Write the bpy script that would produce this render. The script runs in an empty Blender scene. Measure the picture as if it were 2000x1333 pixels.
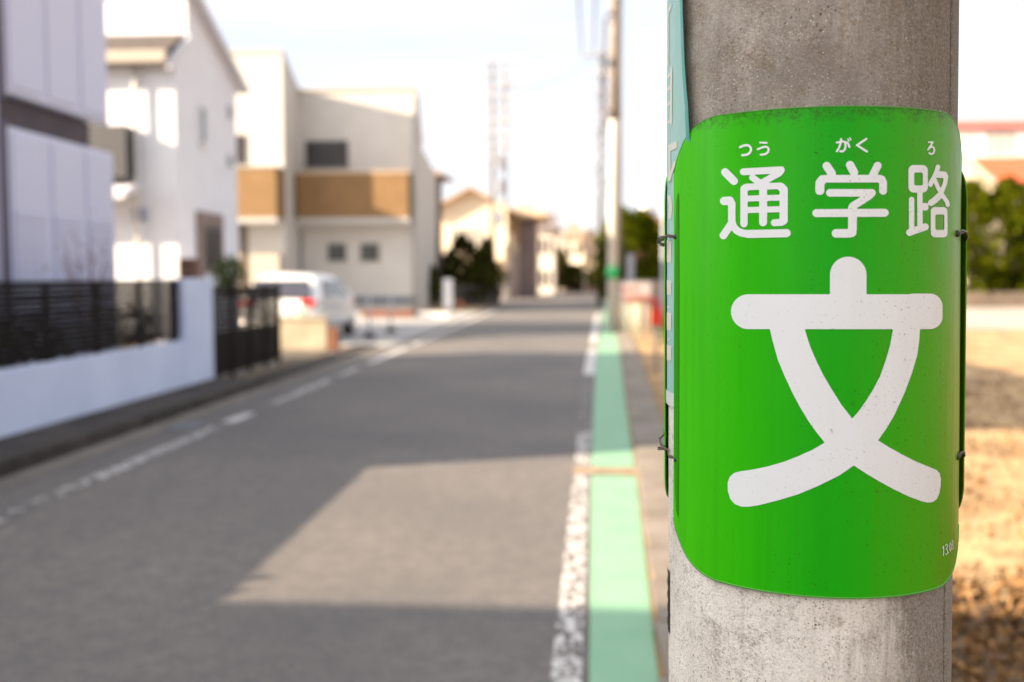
import bpy, bmesh, math, random
import numpy as np
from mathutils import Vector, Matrix
R = math.radians
random.seed(7); rng = np.random.default_rng(7)
sc = bpy.context.scene
col = sc.collection
# ------------------------------------------------------------------ camera, world, sun, exposure
FPX = 1944.0; CH = 1.5
YAW = R(3.68); PIT = math.atan(126.5/FPX)
cam = bpy.data.cameras.new('camera'); camo = bpy.data.objects.new('camera', cam); col.objects.link(camo)
camo.location = (0, 0, CH); camo.rotation_euler = (R(90)-PIT, 0, YAW)
cam.sensor_width = 36; cam.lens = 36*FPX/2000; cam.clip_start = .05; cam.clip_end = 2000
cam.dof.use_dof = True; cam.dof.focus_distance = 1.075; cam.dof.aperture_fstop = 3.0; cam.dof.aperture_blades = 0
sc.camera = camo
SUN_AZ, SUN_EL = R(68), R(22)        # azimuth measured from behind the camera towards the left
sdir = Vector((-math.sin(SUN_AZ)*math.cos(SUN_EL), -math.cos(SUN_AZ)*math.cos(SUN_EL), math.sin(SUN_EL)))
w = bpy.data.worlds.new('World'); sc.world = w; w.use_nodes = True
nt = w.node_tree; nt.nodes.clear()
sky = nt.nodes.new('ShaderNodeTexSky'); sky.sky_type = 'NISHITA'; sky.sun_disc = False
sky.sun_elevation = SUN_EL; sky.sun_rotation = math.atan2(sdir.x, sdir.y)
sky.dust_density = 1.5; sky.ozone_density = 1.0; sky.air_density = 1.0
bg = nt.nodes.new('ShaderNodeBackground'); bg.inputs[1].default_value = .14
wo = nt.nodes.new('ShaderNodeOutputWorld')
tc = nt.nodes.new('ShaderNodeTexCoord'); mp = nt.nodes.new('ShaderNodeMapping'); mp.inputs[3].default_value = (1.2, 1.2, 6)
nz = nt.nodes.new('ShaderNodeTexNoise'); nz.inputs['Scale'].default_value = 1.6; nz.inputs['Detail'].default_value = 5
cr = nt.nodes.new('ShaderNodeValToRGB'); cr.color_ramp.elements[0].position = .35; cr.color_ramp.elements[1].position = .6
mx = nt.nodes.new('ShaderNodeMix'); mx.data_type = 'RGBA'; cl = nt.nodes.new('ShaderNodeMix'); cl.data_type = 'RGBA'; cl.inputs[6].default_value = (1.95, 2.02, 2.26, 1); cl.inputs[7].default_value = (2.35, 2.36, 2.45, 1)
mr = nt.nodes.new('ShaderNodeMapRange'); mr.inputs[3].default_value = .86; mr.inputs[4].default_value = 1.0
L = nt.links.new
L(tc.outputs['Generated'], mp.inputs[0]); L(mp.outputs[0], nz.inputs[0]); L(nz.outputs[0], cr.inputs[0])
L(cr.outputs[0], cl.inputs[0]); L(cl.outputs[2], mx.inputs[7]); L(cr.outputs[0], mr.inputs[0]); L(mr.outputs[0], mx.inputs[0]); L(sky.outputs[0], mx.inputs[6]); # thin cloud glows broadly round the sun
dp = nt.nodes.new('ShaderNodeVectorMath'); dp.operation = 'DOT_PRODUCT'; dp.inputs[1].default_value = tuple(sdir); nm = nt.nodes.new('ShaderNodeVectorMath'); nm.operation = 'NORMALIZE'
L(tc.outputs['Generated'], nm.inputs[0]); L(nm.outputs[0], dp.inputs[0])
pwn = nt.nodes.new('ShaderNodeMath'); pwn.operation = 'POWER'; pwn.inputs[1].default_value = 4.0; mxm = nt.nodes.new('ShaderNodeMath'); mxm.operation = 'MAXIMUM'; mxm.inputs[1].default_value = 0
L(dp.outputs['Value'], mxm.inputs[0]); L(mxm.outputs[0], pwn.inputs[0])
sc_ = nt.nodes.new('ShaderNodeMix'); sc_.data_type = 'RGBA'; sc_.blend_type = 'ADD'; sc_.inputs[7].default_value = (7.0, 6.6, 5.9, 1)
L(pwn.outputs[0], sc_.inputs[0]); L(mx.outputs[2], sc_.inputs[6]); L(sc_.outputs[2], bg.inputs[0]); L(bg.outputs[0], wo.inputs[0])
sl = bpy.data.lights.new('sun', 'SUN'); sl.energy = 5.5; sl.angle = R(.5); sl.color = (1, .80, .57)
so = bpy.data.objects.new('sun', sl); col.objects.link(so); so.rotation_euler = sdir.to_track_quat('Z', 'Y').to_euler()
sc.view_settings.view_transform = 'Standard'; sc.view_settings.look = 'None'
sc.view_settings.exposure = 1.75; sc.view_settings.gamma = 1
# ------------------------------------------------------------------ picture point -> place
def ray(px, py):
    x = (px-1000)/FPX; z = (666.5-py)/FPX
    y = math.cos(PIT)+z*math.sin(PIT); zz = z*math.cos(PIT)-math.sin(PIT)
    return (x*math.cos(YAW)-y*math.sin(YAW), x*math.sin(YAW)+y*math.cos(YAW), zz)
def G(px, py, z=0.0):
    d = ray(px, py); t = (z-CH)/d[2]; return Vector((d[0]*t, d[1]*t, z))
def PX(px, py, X):
    d = ray(px, py); t = X/d[0]; return Vector((X, d[1]*t, CH+d[2]*t))
def PY(px, py, Y):
    d = ray(px, py); t = Y/d[1]; return Vector((d[0]*t, Y, CH+d[2]*t))
# ------------------------------------------------------------------ materials
MATS = {}
def mat(name, c, rough=.7, c2=None, scale=4., detail=6, bump=0., bscale=None, metal=0., spec=.5, stretch=(1, 1, 1), lo=.35, hi=.65, coat=0., trans=0., emit=0.):
    if name in MATS: return MATS[name]
    m = bpy.data.materials.new(name); m.use_nodes = True; n = m.node_tree; b = n.nodes['Principled BSDF']
    b.inputs['Base Color'].default_value = (*c, 1); b.inputs['Roughness'].default_value = rough
    b.inputs['Metallic'].default_value = metal; b.inputs['Specular IOR Level'].default_value = spec
    b.inputs['Coat Weight'].default_value = coat
    t = n.nodes.new('ShaderNodeTexCoord'); mpn = n.nodes.new('ShaderNodeMapping'); mpn.inputs[3].default_value = stretch
    n.links.new(t.outputs['Object'], mpn.inputs[0])
    if c2:
        q = n.nodes.new('ShaderNodeTexNoise'); q.inputs['Scale'].default_value = scale; q.inputs['Detail'].default_value = detail
        n.links.new(mpn.outputs[0], q.inputs[0])
        r = n.nodes.new('ShaderNodeValToRGB'); r.color_ramp.elements[0].position = lo; r.color_ramp.elements[1].position = hi
        r.color_ramp.elements[0].color = (*c, 1); r.color_ramp.elements[1].color = (*c2, 1)
        n.links.new(q.outputs[0], r.inputs[0]); n.links.new(r.outputs[0], b.inputs['Base Color'])
    if bump:
        q = n.nodes.new('ShaderNodeTexNoise'); q.inputs['Scale'].default_value = bscale or scale*6; q.inputs['Detail'].default_value = 5
        n.links.new(mpn.outputs[0], q.inputs[0])
        bn = n.nodes.new('ShaderNodeBump'); bn.inputs['Strength'].default_value = bump; bn.inputs['Distance'].default_value = .01
        n.links.new(q.outputs[0], bn.inputs['Height']); n.links.new(bn.outputs[0], b.inputs['Normal'])
    if emit:
        b.inputs['Emission Color'].default_value = (*c, 1); b.inputs['Emission Strength'].default_value = emit
    MATS[name] = m; return m
def siding(name, c, c2, axis='Z', freq=5., rough=.7, depth=.3):
    """wall boards: a wave bump along one axis over a lightly mottled colour"""
    if name in MATS: return MATS[name]
    m = mat(name, c, rough, c2, 1.2); n = m.node_tree; b = n.nodes['Principled BSDF']
    t = [x for x in n.nodes if x.type == 'TEX_COORD'][0]
    wv = n.nodes.new('ShaderNodeTexWave'); wv.wave_profile = 'SAW'; wv.bands_direction = axis; wv.inputs['Scale'].default_value = freq*.314/2*2
    n.links.new(t.outputs['Object'], wv.inputs[0])
    bn = n.nodes.new('ShaderNodeBump'); bn.inputs['Strength'].default_value = depth; bn.inputs['Distance'].default_value = .02
    n.links.new(wv.outputs[0], bn.inputs['Height']); n.links.new(bn.outputs[0], b.inputs['Normal'])
    return m
class Nd:
    """tiny node-building helper"""
    def __init__(s, m): s.n = m.node_tree; s.b = s.n.nodes['Principled BSDF']
    def new(s, t, **k):
        x = s.n.nodes.new(t)
        for a, v in k.items(): setattr(x, a, v)
        return x
    def link(s, a, b): s.n.links.new(a, b)
    def math(s, op, a, b=None, clamp=False):
        x = s.new('ShaderNodeMath', operation=op); x.use_clamp = clamp
        for i, v in enumerate((a, b)):
            if v is None: continue
            if isinstance(v, (int, float)): x.inputs[i].default_value = v
            else: s.link(v, x.inputs[i])
        return x.outputs[0]
    def noise(s, vec, scale, detail=6, rough=.5, dist=0):
        x = s.new('ShaderNodeTexNoise'); x.inputs['Scale'].default_value = scale; x.inputs['Detail'].default_value = detail
        x.inputs['Roughness'].default_value = rough; x.inputs['Distortion'].default_value = dist; s.link(vec, x.inputs[0]); return x.outputs[0]
    def ramp(s, f, stops):
        x = s.new('ShaderNodeValToRGB'); e = x.color_ramp.elements
        while len(e) < len(stops): e.new(.5)
        for i, (p, c) in enumerate(stops):
            e[i].position = p; e[i].color = (c, c, c, 1) if isinstance(c, (int, float)) else (*c, 1)
        s.link(f, x.inputs[0]); return x.outputs[0]
    def mix(s, f, a, b, mode='MIX'):
        x = s.new('ShaderNodeMix'); x.data_type = 'RGBA'; x.blend_type = mode
        for i, v in ((0, f), (6, a), (7, b)):
            if isinstance(v, (int, float)): x.inputs[i].default_value = v
            elif isinstance(v, tuple): x.inputs[i].default_value = (*v, 1)
            else: s.link(v, x.inputs[i])
        return x.outputs[2]
    def pits(s, vec, scale, thr, dens):
        x = s.new('ShaderNodeTexVoronoi'); x.inputs['Scale'].default_value = scale; s.link(vec, x.inputs[0])
        y = s.new('ShaderNodeSeparateColor'); s.link(x.outputs['Color'], y.inputs[0])
        a = s.ramp(x.outputs['Distance'], [(thr*.6, 1), (thr, 0)]); q = s.math('LESS_THAN', y.outputs[0], dens)
        return s.math('MULTIPLY', a, s.math('MULTIPLY', q, s.math('ADD', y.outputs[1], .35, True)))
    def mapping(s, vec, sc_): 
        x = s.new('ShaderNodeMapping'); x.inputs[3].default_value = sc_; s.link(vec, x.inputs[0]); return x.outputs[0]
    def bump(s, h, strength, dist):
        x = s.new('ShaderNodeBump'); x.inputs['Strength'].default_value = strength; x.inputs['Distance'].default_value = dist
        s.link(h, x.inputs['Height']); s.link(x.outputs[0], s.b.inputs['Normal'])
def newmat(name, rough=.6):
    m = bpy.data.materials.new(name); m.use_nodes = True; MATS[name] = m
    d = Nd(m); d.b.inputs['Roughness'].default_value = rough; return m, d
# ------------------------------------------------------------------ mesh helpers
class MB:
    def __init__(s): s.v = []; s.f = []
    def add(s, vs, fs):
        o = len(s.v); s.v += [tuple(p) for p in vs]; s.f += [tuple(i+o for i in f) for f in fs]; return s
    def box(s, x0, x1, y0, y1, z0, z1):
        x0, x1 = sorted((x0, x1)); y0, y1 = sorted((y0, y1)); z0, z1 = sorted((z0, z1))
        return s.add([(x, y, z) for z in (z0, z1) for y in (y0, y1) for x in (x0, x1)],
                     [(0, 2, 3, 1), (4, 5, 7, 6), (0, 1, 5, 4), (2, 6, 7, 3), (0, 4, 6, 2), (1, 3, 7, 5)])
    def prism(s, pts, d):
        """closed polygon (3D points) extruded by vector d"""
        n = len(pts); d = Vector(d); a = [Vector(p) for p in pts]
        nrm = Vector((0, 0, 0))
        for i in range(n): nrm += a[i].cross(a[(i+1) % n])
        if nrm.dot(d) > 0: a = a[::-1]
        b = [p+d for p in a]
        return s.add(a+b, [tuple(range(n)), tuple(range(2*n-1, n-1, -1))]+[(i, i+n, (i+1) % n+n, (i+1) % n) for i in range(n)])
    def tube(s, p0, p1, r0, r1=None, n=10, caps=True):
        r1 = r0 if r1 is None else r1; p0 = Vector(p0); p1 = Vector(p1); d = (p1-p0).normalized()
        u = d.orthogonal().normalized(); v = d.cross(u)
        a = [p0+(u*math.cos(2*math.pi*i/n)+v*math.sin(2*math.pi*i/n))*r0 for i in range(n)]
        b = [p1+(u*math.cos(2*math.pi*i/n)+v*math.sin(2*math.pi*i/n))*r1 for i in range(n)]
        f = [(i, (i+1) % n, (i+1) % n+n, i+n) for i in range(n)]
        if caps: f += [tuple(range(n-1, -1, -1)), tuple(range(n, 2*n))]
        return s.add(a+b, f)
    def path(s, pts, r, n=8):
        """one continuous tube through points"""
        pts = [Vector(p) for p in pts]; rings = []; u = None
        for i, p in enumerate(pts):
            d = (pts[min(i+1, len(pts)-1)]-pts[max(i-1, 0)]).normalized()
            u = d.orthogonal().normalized() if u is None else (u-d*u.dot(d)).normalized()
            v = d.cross(u); rr = r[i] if isinstance(r, (list, tuple)) else r
            rings.append([p+(u*math.cos(2*math.pi*k/n)+v*math.sin(2*math.pi*k/n))*rr for k in range(n)])
        vs = [q for r_ in rings for q in r_]; fs = []
        for i in range(len(pts)-1):
            for k in range(n): fs.append((i*n+k, i*n+(k+1) % n, (i+1)*n+(k+1) % n, (i+1)*n+k))
        fs += [tuple(range(n-1, -1, -1)), tuple(range((len(pts)-1)*n, len(pts)*n))]
        return s.add(vs, fs)
    def ball(s, c, r, n=10, m=7):
        vs = [(c[0], c[1], c[2]+r[2])]
        for j in range(1, m):
            t = math.pi*j/m
            for i in range(n):
                a = 2*math.pi*i/n; vs.append((c[0]+r[0]*math.sin(t)*math.cos(a), c[1]+r[1]*math.sin(t)*math.sin(a), c[2]+r[2]*math.cos(t)))
        vs.append((c[0], c[1], c[2]-r[2])); fs = [(0, 1+i, 1+(i+1) % n) for i in range(n)]
        for j in range(m-2):
            for i in range(n): fs.append((1+j*n+i, 1+(j+1)*n+i, 1+(j+1)*n+(i+1) % n, 1+j*n+(i+1) % n))
        fs += [(len(vs)-1, 1+(m-2)*n+(i+1) % n, 1+(m-2)*n+i) for i in range(n)]
        return s.add(vs, fs)
    def build(s, name, m, parent=None, smooth=False, bevel=0., at=None, sharp=None):
        me = bpy.data.meshes.new(name)
        if parent is not None: org = Vector(parent['_o'])
        else:
            org = Vector(at) if at is not None else Vector((sum(p[0] for p in s.v)/len(s.v), sum(p[1] for p in s.v)/len(s.v), min(p[2] for p in s.v)))
        me.from_pydata([tuple(Vector(p)-org) for p in s.v], [], s.f); me.update()
        if smooth: me.polygons.foreach_set('use_smooth', [True]*len(me.polygons))
        if sharp: me.set_sharp_from_angle(angle=sharp)
        me.materials.append(m)
        o = bpy.data.objects.new(name, me); col.objects.link(o); o['_o'] = tuple(org)
        if parent is not None: o.parent = parent
        else: o.location = org
        if bevel:
            b = o.modifiers.new('bevel', 'BEVEL'); b.width = bevel; b.segments = 2; b.limit_method = 'ANGLE'
        return o
def tag(o, label=None, cat=None, group=None, kind=None):
    if label: o['label'] = label
    if cat: o['category'] = cat
    if group: o['group'] = group
    if kind: o['kind'] = kind
    return o
def thing(name, loc, label, cat, group=None):
    o = bpy.data.objects.new(name, None); col.objects.link(o); o.location = loc; o['_o'] = tuple(loc); o.empty_display_size = .2
    return tag(o, label, cat, group)
def copy_tree(o, loc=None, rz=None, label=None, parent=None, scale=None):
    c = o.copy(); col.objects.link(c)
    if parent is not None: c.parent = parent
    if loc is not None: c.location = loc
    if rz is not None: c.rotation_euler = (0, 0, rz)
    if scale is not None: c.scale = scale
    if label: c['label'] = label
    for ch in list(o.children): copy_tree(ch, parent=c)
    return c
def struct(name, mb, m, **k): return tag(mb.build(name, m, **k), kind='structure')
def sheet(pts, z, t=None):
    m = MB(); n = len(pts); m.add([(p[0], p[1], z) for p in pts], [tuple(range(n))]); return m
def ribbon(left, right, z):
    m = MB(); n = len(left); m.add([(p[0], p[1], z) for p in left]+[(p[0], p[1], z) for p in right], [(i, n+i, n+i+1, i+1) for i in range(n-1)]); return m
# ------------------------------------------------------------------ ground and road
asphalt, d = newmat('asphalt', .85)
t = d.new('ShaderNodeTexCoord').outputs['Object']
big = d.noise(t, .5, 4); fine = d.noise(t, 90, 3, .7); mid = d.noise(d.mapping(t, (2, .35, 1)), 2.2, 6, .6)
c = d.mix(d.ramp(big, [(.35, 0), (.65, 1)]), (.114, .104, .102), (.176, .157, .143))
c = d.mix(d.math('MULTIPLY', d.ramp(mid, [(.45, 0), (.75, 1)]), .5), c, (.115, .108, .106))
mt = d.noise(t, 9, 6, .7); c = d.mix(d.math('MULTIPLY', d.ramp(mt, [(.42, 1), (.56, 0)]), .55), c, (.088, .083, .083)); pt = d.noise(d.mapping(t, (1, .6, 1)), 1.1, 7, .7, .6); c = d.mix(d.math('MULTIPLY', d.ramp(pt, [(.52, 0), (.62, 1)]), .35), c, (.10, .092, .09)); c = d.mix(d.ramp(fine, [(.3, 1), (.5, 0)]), c, (.08, .076, .074)); c = d.mix(d.ramp(fine, [(.6, 0), (.78, .8)]), c, (.33, .31, .29))
vor = d.new('ShaderNodeTexVoronoi', feature='DISTANCE_TO_EDGE'); vor.inputs['Scale'].default_value = .33; 
wd = d.new('ShaderNodeVectorMath', operation='ADD'); wn = d.new('ShaderNodeTexNoise'); wn.inputs['Scale'].default_value = 1.5; d.link(t, wn.inputs[0]); d.link(t, wd.inputs[0]); d.link(wn.outputs[1], wd.inputs[1]); d.link(wd.outputs[0], vor.inputs[0])
c = d.mix(d.ramp(vor.outputs[0], [(.0, .16), (.006, 0)]), c, (.05, .047, .045))
d.link(c, d.b.inputs['Base Color']); d.bump(fine, .5, .006)
soil = mat('dry_soil', (.24, .145, .066), .95, (.46, .31, .16), 1.3, 8, bump=.8, bscale=30, lo=.38, hi=.6)
concrete_pale = mat('pale_concrete', (.27, .265, .265), .85, (.36, .35, .34), 1.5, bump=.3, bscale=40)
concrete_dark = mat('dark_concrete', (.022, .017, .014), .9, (.055, .044, .036), 2.5, bump=.5, bscale=30)
gutter_m = mat('gutter_concrete', (.15, .125, .10), .9, (.25, .215, .18), 2.0, bump=.4, bscale=40)
struct('ground', MB().add([(-400, -60, 0), (400, -60, 0), (400, 900, 0), (-400, 900, 0)], [(0, 1, 2, 3)]), soil, at=(0, 0, 0))
redge = [(-.15+.28, -12), (.13, 0), (.22, 3.6), (.35, 8), (.55, 16), (1.0, 29), (1.7, 49), (2.6, 74), (4, 110), (4, 140)]
ledge = [(-4.05, -12), (-4.05, 0), (-4.05, 3.6), (-4.05, 8), (-4.05, 16), (-4.05, 29), (-4.3, 49), (-4.9, 74), (-6.5, 100), (-6.5, 140)]
struct('road', ribbon(ledge, redge, .004), asphalt, at=(0, 0, 0))
struct('cross_road', sheet([(-40, 99), (60, 99), (60, 106), (-40, 106)], .008), asphalt, at=(0, 0, 0))
# right: green strip, gutter slabs; left: kerb course, gutter, forecourt
def worn(name, c1, c2, th, sc_=7, stretch=(1, 1, 1), fine_=40, rough=.7):
    m, d = newmat(name, rough); t = d.new('ShaderNodeTexCoord').outputs['Object']
    v = d.mapping(t, stretch); a = d.noise(v, sc_, 6, .65); f = d.noise(t, fine_, 4, .7)
    s_ = d.math('ADD', a, d.math('MULTIPLY', d.math('SUBTRACT', f, .5), .55))
    msk = d.ramp(s_, [(th-.015, 0), (th+.02, 1)])
    d.link(d.mix(d.noise(t, 3, 4), c1, c2), d.b.inputs['Base Color'])
    tr = d.new('ShaderNodeBsdfTransparent'); ms = d.new('ShaderNodeMixShader'); out = d.n.nodes['Material Output']
    d.link(msk, ms.inputs[0]); d.link(tr.outputs[0], ms.inputs[1]); d.link(d.b.outputs[0], ms.inputs[2]); d.link(ms.outputs[0], out.inputs[0])
    return m
green_paint = worn('green_road_paint', (.155, .335, .205), (.24, .41, .28), .27, 5)
white_worn = worn('worn_white_paint', (.42, .40, .39), (.68, .66, .64), .495, 26, (1, .5, 1), 70)
white_good = worn('white_road_paint', (.46, .45, .44), (.60, .58, .57), .40, 6)
gl = [(.0, 0.2), (.055, 3.6), (.12, 7.4), (.22, 12), (.38, 18.3), (.75, 29), (1.37, 48.9), (2.3, 74)]
gr = [(.11, 0.2), (.31, 3.6), (.45, 7.4), (.6, 12), (.82, 18.3), (1.12, 29), (1.75, 48.9), (2.7, 74)]
def cut(l, a, b):
    """polyline x(y) resampled between a and b"""
    ys = sorted([a, b]+[p[1] for p in l if a < p[1] < b]); return [(float(np.interp(y, [q[1] for q in l], [q[0] for q in l])), y) for y in ys]
gl0 = cut([(.03, .2)]+gl[1:], .9, 7.42); gr0 = cut([(.09, .9)]+gr[1:], .9, 7.42)
def rib2(l, r, z):
    ys = sorted(set([p[1] for p in l]+[p[1] for p in r])); X = lambda k, y: float(np.interp(y, [q[1] for q in k], [q[0] for q in k]))
    return ribbon([(X(l, y), y) for y in ys], [(X(r, y), y) for y in ys], z)
struct('green_road_marking', rib2(gl0, gr0, .008), green_paint, at=(0, 0, 0))
struct('green_road_marking', rib2(cut(gl, 7.75, 74), cut(gr, 7.75, 74), .008), green_paint, at=(0, 0, 0))
rl = [(-.10, 0), (-.09, 3.6), (.0, 8), (.14, 16.2), (.50, 29), (1.0, 49), (1.7, 74)]
def rline(a, b, wd_, m, z=.008):
    c_ = cut(rl, a, b); return struct('road_edge_line', rib2([(x, y) for x, y in c_], [(x+wd_, y) for x, y in c_], z), m, at=(0, 0, 0))
rline(1.5, 7.45, .115, white_worn); rline(7.8, 9.5, .12, white_worn); rline(9.5, 15.2, .12, worn('faded_white_paint', (.6, .58, .57), (.7, .68, .66), .62, 9)); rline(15.2, 20.5, .17, white_good); rline(22, 40, .15, white_good)
worn('left_line_paint', (.38, .37, .36), (.52, .50, .49), .475, 9)
worn('left_faint_paint', (.42, .40, .39), (.55, .53, .51), .56, 9)
for a, b, m in ((5, 7.0, 'left_faint_paint'), (7.0, 9.6, 'left_line_paint'), (9.9, 10.6, 'white_road_paint'), (11.4, 14.2, 'left_line_paint'), (14.7, 16.0, 'left_line_paint'), (16.9, 20.8, 'white_road_paint'), (21.5, 44, 'white_road_paint')):
    struct('road_edge_line', rib2([(-3.62, a), (-3.62, b)], [(-3.48, a), (-3.48, b)], .008), MATS[m], at=(0, 0, 0))
struct('repaired_asphalt', sheet([(-.02, 7.48), (.52, 7.48), (.52, 7.70), (-.02, 7.70)], .012), mat('joint_soil', (.26, .17, .10), .9, (.36, .26, .17), 6), at=(0, 0, 0))
gt = MB(); y = -3.0
xr = lambda y: float(np.interp(y, [q[1] for q in gr], [q[0] for q in gr]))
while y < 60:
    if y > 1.6 or y < .6:
        a = max(xr(y)+.03, .25) ; a = a if y > 1.6 else .42
        gt.prism([(a, y, .0), (a+.33, y, .0), (a+.33, y+.58, .0), (a, y+.58, .0)], (0, 0, .035))
    y += .6
struct('gutter_slabs', gt, gutter_m, at=(0, 0, 0))
kb = MB(); y = -12
while y < 13.1:
    kb.box(-4.88, -4.24, y, y+.595, 0, .13); y += .6
struct('left_kerb', kb, concrete_dark, bevel=.012, at=(-4.5, 6, 0))
kb = MB(); y = 13.1
while y < 20.4:
    kb.box(-4.7, -4.24, y, y+.595, 0, .05); y += .6
struct('left_kerb', kb, concrete_dark, at=(-4.5, 16, 0))
struct('left_gutter', sheet([(-4.24, -12), (-4.0, -12), (-4.0, 21), (-4.24, 21)], .009), mat('left_gutter_concrete', (.13, .115, .10), .9, (.20, .175, .15), 2), at=(0, 0, 0))
struct('garden_ground', sheet([(-30, -12), (-4.9, -12), (-4.9, 20.5), (-30, 20.5)], .006), mat('garden_soil', (.06, .05, .04), .95, (.11, .09, .07), 2), at=(0, 0, 0))
struct('forecourt', sheet([(-30, 21.0), (-3.98, 21.0), (-3.98, 42.4), (-30, 42.4)], .008), concrete_pale, at=(0, 0, 0))
lb = [(.62, .8), (.66, 2.5), (.70, 4.0), (.72, 4.9), (1.1, 4.6), (1.6, 4.85), (2.2, 4.55), (2.9, 4.8), (3.8, 4.5), (5, 4.9), (9, 4.6), (9, .8)]
struct('leaf_covered_soil', sheet(lb, .005), mat('dark_leafy_soil', (.055, .030, .012), .95, (.17, .10, .05), 7, 9, bump=1., bscale=40, lo=.40, hi=.62), at=(0, 0, 0))
struct('lot_gravel', sheet([(1.9, 30), (60, 24), (60, 49), (3, 49)], .007), mat('pale_lot_gravel', (.30, .275, .25), .95, (.42, .37, .32), .9, bump=.4, bscale=20), at=(0, 0, 0))
drain = MB(); 
for k in range(9): drain.box(-4.0, -3.72, 9.35+k*.055, 9.385+k*.055, .009, .016)
tag(drain.build('drain_grate', mat('grate_steel', (.22, .23, .26), .5, metal=.6)), 'flat steel drain grate in the asphalt beside the left kerb', 'drain grate')

# ------------------------------------------------------------------ the foreground pole and its signs (axis leans a touch to the left)
AX, AY = .2655, 1.1703
ANG = math.atan2(AX, AY)                       # bearing of the axis from the camera
FW = Vector((math.sin(ANG), math.cos(ANG), 0)); RT = Vector((math.cos(ANG), -math.sin(ANG), 0))
def axis(z): return Vector((AX-(z-1.5)*.0133, AY, z))
def RP(z): return .1585-(z-1.18)*.0033
def cyl(phi, z, dr=0.): 
    r = RP(z)+dr; return axis(z)+RT*(math.sin(phi)*r)-FW*(math.cos(phi)*r)
def hit(px, py, dr=0.):
    """picture point -> (phi, z) on the pole surface grown by dr"""
    D = Vector(ray(px, py)); z = 1.4
    for _ in range(8):
        c_ = axis(z); r = RP(z)+dr; a = D.x**2+D.y**2; b = D.x*c_.x+D.y*c_.y; q = b*b-a*(c_.x**2+c_.y**2-r*r)
        t_ = (b-math.sqrt(max(q, 0)))/a; z = CH+D.z*t_
    p = D*t_; v = Vector((p.x-c_.x, p.y-c_.y, 0)); return math.atan2(v.dot(RT), -v.dot(FW)), z
# concrete
pc, d = newmat('pole_concrete', .92)
t = d.new('ShaderNodeTexCoord').outputs['Object']; sep = d.new('ShaderNodeSeparateXYZ'); d.link(t, sep.inputs[0])
Z = sep.outputs[2]
strk = d.noise(d.mapping(t, (40, 40, 3.0)), 1, 6, .6); strk2 = d.noise(d.mapping(t, (150, 150, 14)), 1, 4, .6)
blot = d.noise(t, 14, 8, .62, .3); grain = d.noise(t, 420, 3, .7); pore = d.noise(t, 260, 5, .75); big = d.noise(t, 6, 5)
pale = d.mix(d.ramp(blot, [(.35, 0), (.65, 1)]), (.80, .745, .665), (.92, .875, .80))
pale = d.mix(d.ramp(strk, [(.45, 0), (.72, .3)]), pale, (.58, .52, .44))
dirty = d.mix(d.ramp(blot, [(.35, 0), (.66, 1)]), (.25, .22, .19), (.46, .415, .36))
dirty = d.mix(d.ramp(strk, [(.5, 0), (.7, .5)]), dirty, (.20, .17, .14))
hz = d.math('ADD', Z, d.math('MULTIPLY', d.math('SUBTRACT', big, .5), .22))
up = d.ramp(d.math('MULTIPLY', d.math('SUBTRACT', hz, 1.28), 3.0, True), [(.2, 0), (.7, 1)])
# shade painted on the face turned away from the light, mottled with grime
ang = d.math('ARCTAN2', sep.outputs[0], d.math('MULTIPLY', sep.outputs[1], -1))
shade_grime = d.ramp(d.math('ADD', d.math('MULTIPLY', d.math('SUBTRACT', ang, -.02), 1.3), d.math('ADD', d.math('MULTIPLY', d.math('SUBTRACT', strk2, .5), .7), d.math('MULTIPLY', d.math('SUBTRACT', blot, .5), 1.3)), True), [(.12, 0), (.72, 1)])
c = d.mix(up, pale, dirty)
c = d.mix(d.math('MULTIPLY', shade_grime, .86), c, (.20, .165, .125))
spk = d.ramp(pore, [(.36, 1), (.44, 0)])
c = d.mix(d.math('MULTIPLY', d.math('MULTIPLY', spk, .55), d.math('MAXIMUM', d.ramp(d.noise(t, 17, 5, .7), [(.42, .12), (.6, 1)]), d.math('MULTIPLY', up, .8))), c, (.16, .115, .07))
stn = d.noise(t, 26, 10, .8, .8)
c = d.mix(d.math('MULTIPLY', d.math('MULTIPLY', d.ramp(stn, [(.50, 0), (.64, 1)]), d.ramp(pore, [(.42, .8), (.58, .0)])), .7), c, (.15, .11, .07))
patch = d.ramp(d.noise(t, 13, 6, .7), [(.40, .25), (.62, 1)])
for sc1, th1, de1, co1 in ((520, .34, .20, (.12, .085, .05)), (300, .36, .20, (.13, .09, .055)), (150, .26, .10, (.07, .052, .035)), (420, .32, .16, (.86, .83, .76))):
    c = d.mix(d.math('MULTIPLY', d.pits(t, sc1, th1, de1), patch), c, co1)
c = d.mix(d.ramp(grain, [(.35, .22), (.5, 0)]), c, (.09, .08, .07)); c = d.mix(d.ramp(grain, [(.55, 0), (.8, .35)]), c, (.80, .76, .68))
lich = d.noise(t, 38, 9, .8, .2); c = d.mix(d.ramp(lich, [(.68, 0), (.72, .5)]), c, (.80, .76, .68))
drip = d.noise(d.mapping(t, (85, 85, 1.6)), 1, 5, .55); c = d.mix(d.math('MULTIPLY', d.ramp(drip, [(.58, 0), (.74, 1)]), .28), c, (.26, .20, .14))
br = d.noise(t, 30, 9, .78, .5); c = d.mix(d.math('MULTIPLY', d.math('MULTIPLY', d.ramp(br, [(.50, 0), (.62, 1)]), d.ramp(d.noise(d.mapping(t, (2, 2, .8)), 8, 4), [(.42, .15), (.56, 1)])), d.ramp(grain, [(.35, .75), (.62, .15)])), c, (.20, .135, .075))
c = d.mix(d.math('MULTIPLY', shade_grime, d.ramp(d.noise(t, 330, 4, .8), [(.40, .55), (.55, 0)])), c, (.07, .055, .04))
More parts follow.
